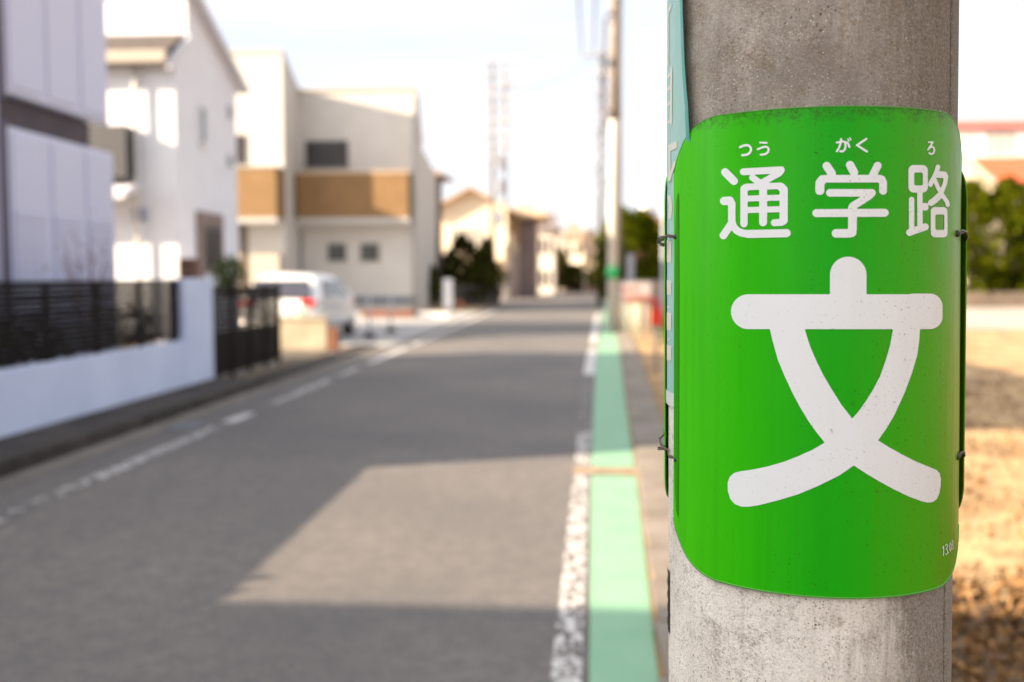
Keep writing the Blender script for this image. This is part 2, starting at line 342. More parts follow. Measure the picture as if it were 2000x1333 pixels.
d.link(c, d.b.inputs['Base Color']); d.bump(d.math('ADD', d.math('MULTIPLY', pore, 1.0), d.math('MULTIPLY', grain, .7)), .75, .0022)
ORG = (AX, AY, 0)
pole = thing('utility_pole', ORG, 'weathered grey concrete pole filling the right foreground, wrapped with a green school-route sign', 'utility pole')
def shaft(z0, z1, nz_, fn, n=128):
    vs = []; fs = []
    for j in range(nz_+1):
        z = z0+(z1-z0)*j/nz_
        for i in range(n): vs.append(fn(2*math.pi*i/n, z))
    for j in range(nz_):
        for i in range(n): fs.append((j*n+i, j*n+(i+1) % n, (j+1)*n+(i+1) % n, (j+1)*n+i))
    fs.append(tuple(range(nz_*n, (nz_+1)*n))); return MB().add(vs, fs)
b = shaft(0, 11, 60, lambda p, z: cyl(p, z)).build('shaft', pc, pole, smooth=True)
# mould seam: a raised line down the right side
def strip(phi0, phi1, z0, z1, dr, nphi=6, nz_=40, wob=None):
    m = MB(); vs = []
    for j in range(nz_+1):
        z = z0+(z1-z0)*j/nz_
        for i in range(nphi+1):
            p = phi0+(phi1-phi0)*i/nphi; e = dr(p, z) if callable(dr) else dr
            vs.append(cyl(p, z, e))
    w_ = nphi+1
    return m.add(vs, [(j*w_+i, j*w_+i+1, (j+1)*w_+i+1, (j+1)*w_+i) for j in range(nz_) for i in range(nphi)])
ph = hit(1843, 1250)[0]
strip(ph, ph+.018, .0, 3, lambda p, z: .0004+.0016*math.sin(math.pi*min(1, max(0, (p-ph)/.018))), 4, 60).build('mould_seam', pc, pole, smooth=True)
strip(hit(1303.6, 1150)[0], hit(1309, 1150)[0], hit(1305, 1225)[1], hit(1305, 1105)[1], lambda p, z: .0012+.0005*math.sin(z*400), 4, 20).build('black_tape', mat('black_tape', (.015, .014, .013), .6), pole)

# ---- marching squares: pictures of strokes -> one clean outline each, wrapped on the pole
def seg(X, Y, a, b):
    ax, ay = a; bx, by = b; dx, dy = bx-ax, by-ay; L2 = dx*dx+dy*dy+1e-9
    h = np.clip(((X-ax)*dx+(Y-ay)*dy)/L2, 0, 1); return np.hypot(X-ax-h*dx, Y-ay-h*dy)
def sdf(X, Y, prims):
    D = np.full(X.shape, 1e9)
    for p in prims:
        k = p[0]
        if k == 's':          # stroke: radius, points
            q = np.full(X.shape, 1e9)
            for a, b_ in zip(p[2][:-1], p[2][1:]): q = np.minimum(q, seg(X, Y, a, b_))
            q = q-p[1]
        elif k == 'r':        # rounded box ring or box: x0,x1,y0,y1,r
            def rb(x0, x1, y0, y1, r): 
                ex = np.abs(X-(x0+x1)/2)-(x1-x0)/2+r; ey = np.abs(Y-(y0+y1)/2)-(y1-y0)/2+r
                return np.hypot(np.maximum(ex, 0), np.maximum(ey, 0))+np.minimum(np.maximum(ex, ey), 0)-r
            q = rb(*p[1])
            if len(p) > 2: q = np.maximum(q, -rb(*p[2]))
        elif k == 'p':        # polygon
            P = p[1]; q = np.full(X.shape, 1e9); ins = np.zeros(X.shape, bool); n = len(P)
            for i in range(n):
                a, b_ = P[i], P[(i+1) % n]; q = np.minimum(q, seg(X, Y, a, b_))
                cnd = ((a[1] > Y) != (b_[1] > Y)) & (X < (b_[0]-a[0])*(Y-a[1])/((b_[1]-a[1]) or 1e-9)+a[0]); ins ^= cnd
            q = np.where(ins, -q, q)
        D = np.minimum(D, q)
    return D
def contour(prims, step, mapf):
    xs = []; ys = []
    for p in prims:
        if p[0] == 's': xs += [q[0]+s_*p[1] for q in p[2] for s_ in (-1, 1)]; ys += [q[1]+s_*p[1] for q in p[2] for s_ in (-1, 1)]
        elif p[0] == 'r': xs += p[1][:2]; ys += p[1][2:4]
        else: xs += [q[0] for q in p[1]]; ys += [q[1] for q in p[1]]
    gx = np.arange(min(xs)-2*step, max(xs)+3*step, step); gy = np.arange(min(ys)-2*step, max(ys)+3*step, step)
    X, Y = np.meshgrid(gx, gy); F = sdf(X, Y, prims); F[F == 0] = 1e-6
    ny, nx = F.shape; vid = {}; V = []; FC = []
    def vert(key, x, y):
        if key not in vid: vid[key] = len(V); V.append(mapf(x, y))
        return vid[key]
    def corner(i, j): return vert((0, i, j), gx[i], gy[j])
    def edge(i, j, i2, j2):
        a, b_ = F[j, i], F[j2, i2]; t_ = a/(a-b_); k = (1, i, j, i2-i, j2-j)
        return vert(k, gx[i]+(gx[i2]-gx[i])*t_, gy[j]+(gy[j2]-gy[j])*t_)
    ins = F < 0
    any_ = ins[:-1, :-1] | ins[1:, :-1] | ins[:-1, 1:] | ins[1:, 1:]
    for j, i in zip(*np.nonzero(any_)):
        cs = [(i, j), (i+1, j), (i+1, j+1), (i, j+1)]; poly = []
        for k in range(4):
            a = cs[k]; b_ = cs[(k+1) % 4]; ia = ins[a[1], a[0]]; ib = ins[b_[1], b_[0]]
            if ia: poly.append(corner(*a))
            if ia != ib:
                lo_, hi_ = (a, b_) if a < b_ else (b_, a); poly.append(edge(*lo_, *hi_))
        if len(poly) >= 3: FC.append(tuple(poly[::-1]))
    return MB().add(V, FC)
def T(prims, o, s_):
    """zoomed tracing coordinates -> photograph coordinates"""
    f = lambda q: (o[0]+q[0]/s_, o[1]+q[1]/s_); out = []
    for p in prims:
        if p[0] == 's': out.append(('s', p[1]/s_, [f(q) for q in p[2]]))
        elif p[0] == 'r':
            g = lambda b_: [o[0]+b_[0]/s_, o[0]+b_[1]/s_, o[1]+b_[2]/s_, o[1]+b_[3]/s_, b_[4]/s_]
            out.append(('r',)+tuple(g(b_) for b_ in p[1:]))
        else: out.append(('p', [f(q) for q in p[1]]))
    return out
# ---- green sign
FR = .0042                                   # front face stands this far off the concrete
def green_mat(name, dark=False):
    m, d = newmat(name, .34)
    t = d.new('ShaderNodeTexCoord').outputs['Object']; sep = d.new('ShaderNodeSeparateXYZ'); d.link(t, sep.inputs[0])
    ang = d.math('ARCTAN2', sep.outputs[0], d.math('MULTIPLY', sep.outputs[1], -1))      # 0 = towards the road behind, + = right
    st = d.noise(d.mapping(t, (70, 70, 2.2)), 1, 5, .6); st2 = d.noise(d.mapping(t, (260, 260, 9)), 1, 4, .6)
    base = d.mix(d.ramp(d.math('MULTIPLY', d.math('ADD', ang, 1.6), .5, True), [(.15, 0), (.75, 1)]), (.062, .54, .0), (.004, .365, .0))  # brighter, yellower left side painted in for the light from that side
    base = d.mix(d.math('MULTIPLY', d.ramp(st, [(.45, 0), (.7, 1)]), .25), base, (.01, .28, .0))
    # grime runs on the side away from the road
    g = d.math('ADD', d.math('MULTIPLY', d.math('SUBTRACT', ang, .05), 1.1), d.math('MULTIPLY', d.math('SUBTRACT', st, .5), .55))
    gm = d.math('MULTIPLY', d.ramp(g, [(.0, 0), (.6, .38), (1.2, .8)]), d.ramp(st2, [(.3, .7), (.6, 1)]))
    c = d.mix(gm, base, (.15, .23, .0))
    dots = d.noise(t, 330, 3, .7); den = d.noise(t, 22, 5, .7)
    k = d.math('MULTIPLY', d.ramp(dots, [(.635, 0), (.68, .9)]), d.ramp(d.math('ADD', den, d.math('MULTIPLY', ang, .10)), [(.42, .1), (.58, 1)]))
    c = d.mix(k, c, (.03, .028, .006))
    topd = d.math('ADD', d.math('MULTIPLY', d.math('SUBTRACT', sep.outputs[2], 1.643), 38), d.math('MULTIPLY', d.math('SUBTRACT', d.noise(t, 90, 6, .75), .5), 2.2))
    c = d.mix(d.math('MULTIPLY', d.ramp(topd, [(.35, 0), (.9, .75)]), d.ramp(dots, [(.42, .2), (.55, 1)])), c, (.03, .05, .008))
    scr = d.noise(d.mapping(t, (45, 45, 7)), 1, 7, .7, .3); c = d.mix(d.ramp(scr, [(.70, 0), (.76, .3)]), c, (.25, .50, .25))
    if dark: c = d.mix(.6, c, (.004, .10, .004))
    d.link(c, d.b.inputs['Base Color'])
    rg = d.ramp(st2, [(.3, .28), (.7, .46)]); d.link(rg, d.b.inputs['Roughness']); d.b.inputs['Specular IOR Level'].default_value = .2
    d.bump(d.math('ADD', d.noise(t, 9, 3), d.math('MULTIPLY', dots, .02)), .25, .004)
    return m
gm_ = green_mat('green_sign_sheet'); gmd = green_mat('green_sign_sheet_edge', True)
cream = mat('cream_edge_paint', (.42, .55, .30), .6)
z_top = hit(1650, 208, FR)[1]; z_bot = hit(1650, 1169, FR)[1]
pl = hit(1326, 700, FR)[0]; prr = R(82)
print('sign', z_top, z_bot, math.degrees(pl))
lip_w = pl-hit(1315, 700, FR+.003)[0]; print('lip', math.degrees(lip_w))
sign = thing('school_route_sign', tuple(Vector(ORG)+Vector((0, 0, z_bot))), 'bright green school-route sign with large white symbol and characters, wrapped round the foreground pole', 'sign')
sign['_o'] = ORG; sign.location = ORG
def rr_inside(s, z, s0, s1, z0, z1, rx, rz):
    """top/bottom limits of a rounded rectangle at arc position s (elliptical corners)"""
    e = min(s-s0, s1-s); 
    if e >= rx: return z0, z1
    k = 1-math.sqrt(max(0, 1-((rx-e)/rx)**2)); return z0+k*rz, z1-k*rz
def panel(phi0, phi1, z0, z1, rx, rz, dr, nphi=120, nz_=24, th=.0012):
    us = [.5-.5*math.cos(math.pi*i/nphi) for i in range(nphi+1)]
    vs = []; 
    for lay in (0, 1):
        for j in range(nz_+1):
            for u in us:
                p = phi0+(phi1-phi0)*u; a, b_ = rr_inside(p*.16, 0, phi0*.16, phi1*.16, z0, z1, rx, rz)
                z = a+(b_-a)*j/nz_; vs.append(cyl(p, z, dr(p, z)-lay*th))
    w_ = nphi+1; n = w_*(nz_+1); fs = []
    for j in range(nz_):
        for i in range(nphi):
            q = (j*w_+i, j*w_+i+1, (j+1)*w_+i+1, (j+1)*w_+i); fs.append(q); fs.append(tuple(x+n for x in q[::-1]))
    for i in range(nphi):
        fs.append((i+n, i+1+n, i+1, i)); k = nz_*w_; fs.append((k+i, k+i+1, k+i+1+n, k+i+n))
    for j in range(nz_):
        fs.append((j*w_, (j+1)*w_, (j+1)*w_+n, j*w_+n)); k = nphi; fs.append(((j+1)*w_+k, j*w_+k, j*w_+k+n, (j+1)*w_+k+n))
    return MB().add(vs, fs)
def frontdr(p, z):
    e = FR+.0006*math.sin(z*9+p*2)
    if p < pl+R(2): e += .0028*((pl+R(2)-p)/(lip_w+R(2)))**1.6
    if p > R(70): e += .0006*((p-R(70))/R(12))**1.5
    return e
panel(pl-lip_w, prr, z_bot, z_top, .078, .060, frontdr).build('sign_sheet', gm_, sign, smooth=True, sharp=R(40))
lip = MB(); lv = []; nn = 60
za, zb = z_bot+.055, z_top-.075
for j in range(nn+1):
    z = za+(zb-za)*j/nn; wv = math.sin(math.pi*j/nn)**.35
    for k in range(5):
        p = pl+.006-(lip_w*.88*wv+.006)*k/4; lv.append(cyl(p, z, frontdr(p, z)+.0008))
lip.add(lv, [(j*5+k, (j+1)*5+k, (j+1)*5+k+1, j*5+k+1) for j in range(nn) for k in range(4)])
lip.build('dark_edge_strip', gmd, sign, smooth=True)  # darker green strip laid over the sheet's left lip
# pale cut edge running under the bottom and over the top of the sheet
def edge_line(top):
    pts = []
    for i in range(121):
        p = pl-lip_w+.004+(prr-pl+lip_w-.008)*i/120; a, b_ = rr_inside(p*.16, 0, (pl-lip_w)*.16, prr*.16, z_bot, z_top, .078, .06)
        z = b_ if top else a; pts.append(cyl(p, z, frontdr(p, z)-.0002))
    return MB().path(pts, .0011 if not top else .0006, 6)
edge_line(False).build('rolled_rim', mat('rim_green', (.06, .30, .02), .45), sign, smooth=True)
edge_line(True).build('rolled_rim', mat('rim_green', (.06, .30, .02), .45), sign, smooth=True)
# white lettering
wm, d = newmat('white_sign_vinyl', .4)
t = d.new('ShaderNodeTexCoord').outputs['Object']; sep = d.new('ShaderNodeSeparateXYZ'); d.link(t, sep.inputs[0])
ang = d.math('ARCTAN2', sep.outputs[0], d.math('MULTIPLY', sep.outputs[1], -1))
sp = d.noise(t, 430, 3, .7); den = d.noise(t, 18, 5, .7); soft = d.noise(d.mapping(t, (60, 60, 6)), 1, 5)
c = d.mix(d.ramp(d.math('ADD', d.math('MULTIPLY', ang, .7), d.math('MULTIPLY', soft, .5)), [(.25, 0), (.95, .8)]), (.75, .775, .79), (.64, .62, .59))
k = d.math('MULTIPLY', d.ramp(sp, [(.64, 0), (.68, .95)]), d.ramp(d.math('ADD', den, d.math('MULTIPLY', ang, .12)), [(.40, .05), (.58, 1)]))
c = d.mix(k, c, (.16, .12, .085)); big = d.noise(t, 95, 6, .8, .5); c = d.mix(d.ramp(big, [(.69, 0), (.72, .8)]), c, (.20, .15, .10))
d.link(c, d.b.inputs['Base Color'])
def wrap(dr):
    def f(px, py):
        p, z = hit(px, py, dr); return cyl(p, z, frontdr(p, z)+.0005)
    return f
wf = wrap(FR)
def glyph(name, prims, o, s_, step=1.4): return contour(T(prims, o, s_), step, wf).build(name, wm, sign, smooth=True)
glyph('kanji_character', [('s', 61, [(214, 211), (348, 347)]), ('s', 53, [(492, 206), (1068, 176)]), ('s', 50, [(1070, 182), (1040, 225), (920, 290), (790, 365)]), ('s', 50, [(630, 295), (740, 372)]),
    ('s', 56, [(500, 1000), (502, 465), (520, 450), (560, 440)]), ('s', 50, [(555, 438), (1060, 420)]), ('s', 62, [(1060, 433), (1106, 475), (1104, 950), (1075, 970)]), ('s', 54, [(1070, 980), (965, 985)]),
    ('s', 45, [(500, 617), (1100, 600)]), ('s', 46, [(500, 792), (1100, 776)]), ('s', 60, [(793, 400), (792, 980)]),
    ('s', 64, [(197, 652), (285, 648)]), ('s', 57, [(285, 650), (314, 690), (314, 960), (335, 1040), (390, 1105), (460, 1140), (560, 1157)]), ('s', 62, [(560, 1157), (1150, 1145)]), ('s', 59, [(318, 985), (186, 1180)])], (1390, 310), 7.84)
glyph('kanji_character', [('s', 63, [(270, 195), (345, 310)]), ('s', 64, [(625, 182), (684, 290)]), ('s', 60, [(1046, 190), (975, 330)]),
    ('s', 69, [(165, 570), (167, 455), (205, 405)]), ('s', 58, [(210, 395), (250, 391), (1080, 389), (1110, 400)]), ('s', 60, [(1095, 400), (1128, 445), (1128, 575)]),
    ('s', 58, [(318, 606), (957, 606)]), ('s', 58, [(957, 608), (930, 640), (820, 715), (670, 805)]), ('s', 67, [(662, 835), (660, 1160), (640, 1210)]), ('s', 66, [(655, 1215), (600, 1226), (411, 1226)]), ('s', 61, [(112, 916), (1152, 911)])], (1580, 300), 7.84)
glyph('kanji_character', [('r', (248, 530, 170, 568, 75), (332, 457, 278, 465, 22)), ('r', (374, 453, 540, 1085, 5)), ('r', (440, 537, 718, 828, 42)), ('s', 39, [(293, 668), (291, 1090)]),
    ('s', 50, [(262, 1146), (300, 1130), (490, 1064)]), ('s', 34, [(678, 196), (660, 262), (625, 340), (575, 425), (569, 452)]), ('s', 48, [(665, 305), (772, 312)]), ('s', 32, [(775, 300), (796, 340), (778, 440), (730, 560), (690, 620)]), ('s', 46, [(700, 612), (640, 670), (575, 716)]),
    ('s', 31, [(625, 375), (690, 520), (745, 610), (812, 705), (818, 745)]), ('r', (570, 815, 778, 1215, 60), (637, 768, 885, 1108, 22))], (1740, 300), 7.406, 1.2)
KO = ((1430, 255), 4.762)
glyph('kana_character', [('s', 11, [(78, 158), (112, 143), (140, 139), (163, 146), (178, 165), (179, 190), (165, 214), (138, 229), (98, 232)])], *KO, .7)
glyph('kana_character', [('s', 8.5, [(263, 115), (323, 118)]), ('s', 9.5, [(242, 177), (280, 161), (312, 153), (333, 160), (342, 180), (337, 202), (318, 219), (295, 226), (268, 228)])], *KO, .7)
glyph('kana_character', [('s', 9.5, [(971, 115), (1035, 104), (1050, 115), (1052, 150), (1043, 185), (1025, 197), (1003, 196)]), ('s', 9.5, [(1012, 82), (1004, 130), (990, 168), (971, 198)]), ('s', 9.5, [(1062, 110), (1078, 128), (1087, 155)]), ('s', 6, [(1074, 82), (1085, 102)]), ('s', 6, [(1091, 72), (1102, 90)])], *KO, .6)
glyph('kana_character', [('s', 10, [(1245, 81), (1158, 140), (1250, 198)])], *KO, .7)
glyph('kana_character', [('s', 8, [(1826, 110), (1866, 112), (1845, 142), (1820, 180)]), ('s', 8, [(1838, 162), (1858, 152), (1874, 163), (1880, 185), (1872, 210), (1855, 221), (1838, 219), (1832, 210)])], *KO, .6)
A1 = [(258, 395), (275, 470), (300, 560), (333, 640), (370, 720), (408, 792), (450, 862), (490, 918), (530, 968), (600, 1030), (673, 1080), (730, 1118), (800, 1160), (870, 1198), (940, 1232), (1000, 1255), (1030, 1262), (1056, 1260), (1076, 1246), (1088, 1220), (1095, 1180), (1096, 1145), (1090, 1118), (1075, 1102), (1035, 1085), (970, 1058), (900, 1022), (840, 988), (790, 957), (730, 915), (664, 850), (610, 780), (560, 700), (522, 635), (490, 570), (458, 495), (430, 405)]
A2 = [(995, 395), (990, 470), (980, 540), (955, 625), (920, 720), (900, 765), (868, 835), (830, 900), (790, 957), (735, 1030), (673, 1080), (600, 1130), (500, 1180), (400, 1222), (300, 1252), (210, 1275), (160, 1283), (120, 1283), (88, 1270), (66, 1245), (54, 1205), (53, 1165), (64, 1135), (86, 1117), (115, 1109), (180, 1100), (250, 1085), (330, 1062), (400, 1035), (470, 1003), (530, 968), (600, 910), (664, 850), (695, 815), (730, 765), (770, 700), (800, 640), (828, 560), (848, 490), (864, 400)]
glyph('school_symbol', [('s', 89, [(644, 144), (644, 300)]), ('s', 85.5, [(156, 325), (1000, 325)]), ('r', (900, 1105, 236, 410, 62)), ('p', A1), ('p', A2)], (1400, 480), 2.515, 1.6)
glyph('date_code', [('s', 8, [(186, 483), (205, 445), (204, 622)]), ('s', 7, [(240, 440), (252, 412), (270, 415), (274, 450), (264, 490), (252, 500), (268, 508), (279, 540), (276, 580), (258, 602), (240, 590)]), ('s', 7, [(299, 566), (300, 572)]),
    ('s', 6, [(322, 400), (330, 380), (340, 395), (344, 450), (340, 510), (330, 540), (320, 520), (316, 460), (322, 400)]), ('s', 5.5, [(352, 352), (362, 335), (374, 350), (374, 390), (362, 418), (376, 440), (378, 480), (366, 505), (356, 495)])], (1820, 1020), 9.525, .35)
# dark tie-wire eyes on the sheet
# ---- second green sign wrapped round the far side of the pole
def backdr(p, z):
    e = .0022; q = p-BP0
    if q < R(14): e += .0085*(1-q/R(14))**1.3
    q = BP1-p
    if q < R(14): e += .0028*(1-q/R(14))**1.3
    return e
BP0, BP1 = R(84), R(279)
zt2 = z_top-.040; zb2 = z_bot+.052
sb = thing('school_route_sign', ORG, 'second green sign wrapped round the back of the pole, only its thin curled edges showing', 'sign')
panel(BP0, BP1, zb2, zt2, .05, .045, backdr, 90, 16).build('sign_sheet', gm_, sb, smooth=True, sharp=R(40))
# ---- teal sign on the left side of the pole, tucked under the green one
tm, d = newmat('teal_sign_sheet', .5); t = d.new('ShaderNodeTexCoord').outputs['Object']
c = d.mix(d.ramp(d.noise(d.mapping(t, (20, 20, 4)), 1, 6), [(.35, 0), (.65, 1)]), (.28, .52, .48), (.36, .60, .56))
c = d.mix(d.ramp(d.noise(t, 120, 5, .7), [(.6, 0), (.75, .5)]), c, (.5, .66, .60)); d.link(c, d.b.inputs['Base Color']); d.bump(d.noise(t, 60, 6, .7), .35, .002)
TD = .0019
_te = [hit(px, py, TD+.007) for px, py in ((1336, 330), (1343, 255), (1345, 235), (1345, 205), (1341, 165), (1338, 120), (1336, 60), (1334, 0))]
_tz = [q[1] for q in _te]+[2.6]; _tp = [q[0] for q in _te]+[_te[-1][0]-.06]
tR = lambda z: float(np.interp(z, _tz, _tp))
zt_b = hit(1310, 786, TD)[1]
def tealdr(p, z): 
    q = p-tR(z); k = max(0, 1-abs(q)/R(16)); up_ = min(1, max(0, (z-1.632)/.04)); return TD+.0075*k**1.4*up_
tv = []; NP = 60; NZ = 70; ztop = 2.55
for j in range(NZ+1):
    z = zt_b+(ztop-zt_b)*j/NZ
    for i in range(NP+1):
        p1 = tR(z) if z > 1.60 else R(-62); p = p1+(R(-200)-p1)*(i/NP)**1.4; tv.append(cyl(p, z, tealdr(p, z)))
teal = thing('notice_sign', ORG, 'faded teal sign with white lettering on the left side of the foreground pole', 'sign')
MB().add(tv, [(j*(NP+1)+i, (j+1)*(NP+1)+i, (j+1)*(NP+1)+i+1, j*(NP+1)+i+1) for j in range(NZ) for i in range(NP)]).build('sign_sheet', tm, teal, smooth=True)
# darker teal border down its free edge
bv = []
for j in range(NZ+1):
    z = 1.643+(ztop-1.643)*j/NZ
    for k in range(4):
        p = tR(z)-.001-.050*k/3; bv.append(cyl(p, z, tealdr(p, z)+.0004))
MB().add(bv, [(j*4+k, (j+1)*4+k, (j+1)*4+k+1, j*4+k+1) for j in range(NZ) for k in range(3)]).build('sign_border', mat('dark_teal', (.10, .38, .33), .5), teal, smooth=True)
def tw(px, py): p, z = hit(px, py, TD+.0012); return cyl(p, z, tealdr(p, z)+.0006)
tl = mat('aged_white_lettering', (.70, .70, .60), .5)
def tg(name, prims, step=.6): return contour(prims, step, tw).build(name, tl, teal)
tg('white_character', [('p', [(1304, 20), (1311, 4), (1311, 14), (1305, 28)]), ('s', 1.1, [(1304, 28), (1303.8, 128)])])
tg('white_character', [('s', 2.0, [(1310, 132), (1309.5, 242)]), ('s', 2.1, [(1304.5, 150), (1309.5, 143)]), ('s', 2.1, [(1304.5, 176), (1309.5, 168)]), ('s', 2.1, [(1304.5, 205), (1309.5, 197)]), ('s', 2.3, [(1304.5, 240), (1309.5, 234)])])
tg('white_character', [('p', [(1304, 284), (1321, 275), (1322, 289), (1306, 297)]), ('s', 2.0, [(1306, 294), (1307, 322), (1305, 350)]), ('s', 2.6, [(1317, 318), (1309, 340), (1306, 352)])])
tg('white_character', [('s', 3.2, [(1306, 385), (1309, 400), (1307, 425)])])
for y0, y1, k in ((468, 514, 2), (545, 577, 2), (608, 646, 3), (672, 705, 3)):
    pr = [('s', 1.5, [(1302.9+5.6*i/(k), y0+3+2*i), (1302.9+5.6*i/(k), y1-2)]) for i in range(k+1)]+[('s', 2.0, [(1302.9, y0+4), (1309, y0+6)])]
    if k == 3: pr.append(('s', 1.8, [(1303, y1-4), (1308, y1-4)]))
    tg('white_character', pr)
tg('white_character', [('s', 1.7, [(1303.5, 664), (1307, 662)])]); tg('white_character', [('s', 1.7, [(1303, 600), (1305, 600)])])
strip(R(-200), R(-62), zt_b-.004, zt_b+.012, TD+.0012, 50, 4).build('bottom_hem', mat('pale_hem', (.62, .68, .64), .5), teal, smooth=True)
# ---- tie wires through the sheet edges
wire_m = mat('tie_wire', (.10, .085, .07), .45, (.2, .17, .13), 40, metal=.7)
def tie(px0, px1, py0, py1, side, sag=0.004):
    a, za_ = hit(px0, py0, FR); pts = []
    q = R(-96) if side < 0 else R(96)
    for i in range(15):
        u = i/14; p = a+(q-a)*u; z = za_+(py0-py1)/FPX*1.15*u+sag*math.sin(u*9); lift = .0062+.0045*math.sin(math.pi*min(1, u*1.2))**2+(.004*(math.sin(u*20)) if side < 0 else 0)
        if i == 0: lift = -.001
        pts.append(cyl(p, z, max(lift, .0056 if i else -.001)))
    return pts
def tiewire(px, py0, py1, side, lab):
    o = thing('tie_wire', ORG, lab, 'wire', 'tie wires holding the green signs'); p = tie(px, px, py0, py1, side)
    MB().path(p, .0011, 7).build('wire_strand', wire_m, o, smooth=True)
    MB().path([q+Vector((0, 0, -.0028*math.sin(i*.9))) for i, q in enumerate(p)], .0009, 7).build('wire_strand', wire_m, o, smooth=True)
    c_, z = hit(px, py0, FR); MB().ball(cyl(c_, z, FR+.0006), (.0032, .0032, .0036), 12, 8).build('eyelet', mat('eyelet_black', (.02, .02, .018), .5), o, smooth=True)
tiewire(1322, 463, 470, -1, 'dark tie wire through the left edge of the green sign, upper one beside the characters')
tiewire(1322, 898, 872, -1, 'dark tie wire through the left edge of the green sign, lower one, bent upward')
tiewire(1868.5, 457, 457, 1, 'short dark tie wire at the right edge of the green sign, upper one')
tiewire(1868.5, 893, 893, 1, 'short dark tie wire at the right edge of the green sign, lower one')
# ------------------------------------------------------------------ buildings
frame_m = mat('dark_window_frame', (.06, .05, .045), .4); white_fr = mat('white_window_frame', (.7, .7, .7), .4)
glass = mat('window_glass', (.030, .026, .024), .15, (.07, .06, .055), 1.5, spec=.25)
curtain = mat('curtained_glass', (.34, .32, .29), .25, (.42, .40, .37), 5, stretch=(6, 6, .5))
def window(par, axis_, c_, a0, a1, z0, z1, fm=None, gm=None, fw=.05, mull=1, label=None, sill=True):
    """axis 'Y': wall facing the camera at Y=c; axis 'X': wall facing the road at X=c"""
    fm = fm or frame_m; gm = gm or glass; m = MB(); g = MB(); a0, a1 = sorted((a0, a1))
    def bx(mb, u0, u1, w0, w1, p0, p1):
        if axis_ == 'Y': mb.box(u0, u1, c_-p1, c_-p0, w0, w1)
        else: mb.box(c_+p0, c_+p1, u0, u1, w0, w1)
    bx(m, a0, a1, z1-fw, z1, 0, .06); bx(m, a0, a1, z0, z0+fw, 0, .06); bx(m, a0, a0+fw, z0+fw, z1-fw, 0, .06); bx(m, a1-fw, a1, z0+fw, z1-fw, 0, .06)
    for k in range(mull):
        u = a0+(a1-a0)*(k+1)/(mull+1); bx(m, u-fw*.45, u+fw*.45, z0+fw, z1-fw, 0, .052)
    if sill: bx(m, a0-.04, a1+.04, z0-.04, z0, 0, .10)
    f = m.build('window', fm, par); bx(g, a0+fw, a1-fw, z0+fw, z1-fw, 0, .022); g.build('pane', gm, f)
    if label: f['label'] = label
    return f
# -- building A: lavender shutter-clad house nearest on the left
XA = -6.6; P = lambda px, py: PX(px, py, XA)
lav = siding('lavender_white_cladding', (.50, .50, .58), (.56, .56, .64), 'Z', 6)
pan, d = newmat('white_metal_cladding', .45)
t = d.new('ShaderNodeTexCoord').outputs['Object']; wv = d.new('ShaderNodeTexWave', wave_profile='SIN', bands_direction='Z'); wv.inputs['Scale'].default_value = 3.4; d.link(t, wv.inputs[0])
d.b.inputs['Base Color'].default_value = (.58, .60, .76, 1); d.bump(wv.outputs[0], .18, .01)
ribm, d = newmat('ribbed_cladding', .45); t = d.new('ShaderNodeTexCoord').outputs['Object']; wv = d.new('ShaderNodeTexWave', wave_profile='SIN', bands_direction='Z'); wv.inputs['Scale'].default_value = 3.0; d.link(t, wv.inputs[0])
d.b.inputs['Base Color'].default_value = (.58, .60, .76, 1); d.bump(wv.outputs[0], .55, .02)
darkw = mat('dark_plum_wall', (.055, .042, .055), .7, (.075, .06, .07), 2)
yA0 = 5.6; a = P(8, 185); b = P(213, 242); cc = P(222, 298); dd = P(10, 248); YA1 = b.y
hA = thing('house', (XA-3, 10, 0), 'lavender-white panel-clad house cut by the left edge, behind the black slatted fence', 'house')
MB().box(XA-8.5, XA-.55, yA0, YA1-.15, 0, 5.65).build('wall', darkw, hA)
MB().box(XA-8.5, XA-.56, YA1-.15, YA1+.12, 0, 5.6).build('wall', mat('beige_wall', (.45, .40, .34), .8), hA)
rb = MB().box(XA-8.7, XA+.02, yA0-.1, YA1+.2, 5.66, 5.85).build('roof', mat('plum_roof', (.10, .09, .11), .6), hA)
for nm, z0, z1, y0, y1, m_ in (('upper_cladding', 3.62, 5.60, a.y, b.y, pan), ('lower_cladding', .35, 3.25, dd.y, cc.y, ribm)):
    q = MB(); q.box(XA-.5, XA, y0+.03, y1, z0, z1); bd = q.build(nm, m_ if nm == 'upper_cladding' else pan, hA, bevel=.03)
    s2 = MB(); 
    for k in (0, 1, 2):
        ya = y0+.06+(y1-y0-.06)*k/3; yb = y0+(y1-y0-.02)*(k+1)/3-.09
        if nm == 'lower_cladding':
            nr = 18
            for r_ in range(nr): s2.box(XA+.0, XA+.035, ya+.05, yb, z0+.05+r_*.105, z0+.05+r_*.105+.068)
            s2.box(XA, XA+.02, ya+.05, yb, 2.26, z1-.08)
        else: s2.box(XA, XA+.02, ya+.05, yb, z0+.1, z1-.05)
    s2.build('raised_panels', m_ if nm == 'upper_cladding' else pan, bd, bevel=.006)
MB().box(XA-.52, XA+.015, a.y-.10, a.y+.02, 3.55, 5.62).build('corner_trim', mat('plum_trim', (.10, .09, .14), .5), hA)
MB().box(XA-.52, XA+.015, dd.y-.10, dd.y+.02, .35, 3.28).build('corner_trim', mat('plum_trim', (.16, .14, .26), .5), hA)
MB().box(XA-.53, XA-.02, yA0, a.y-.1, .0, 5.6).build('wall', mat('plum_siding', (.40, .39, .50), .6), hA)
MB().box(XA-.545, XA-.12, a.y, YA1-.35, 3.27, 3.60).build('storey_band', darkw, hA)
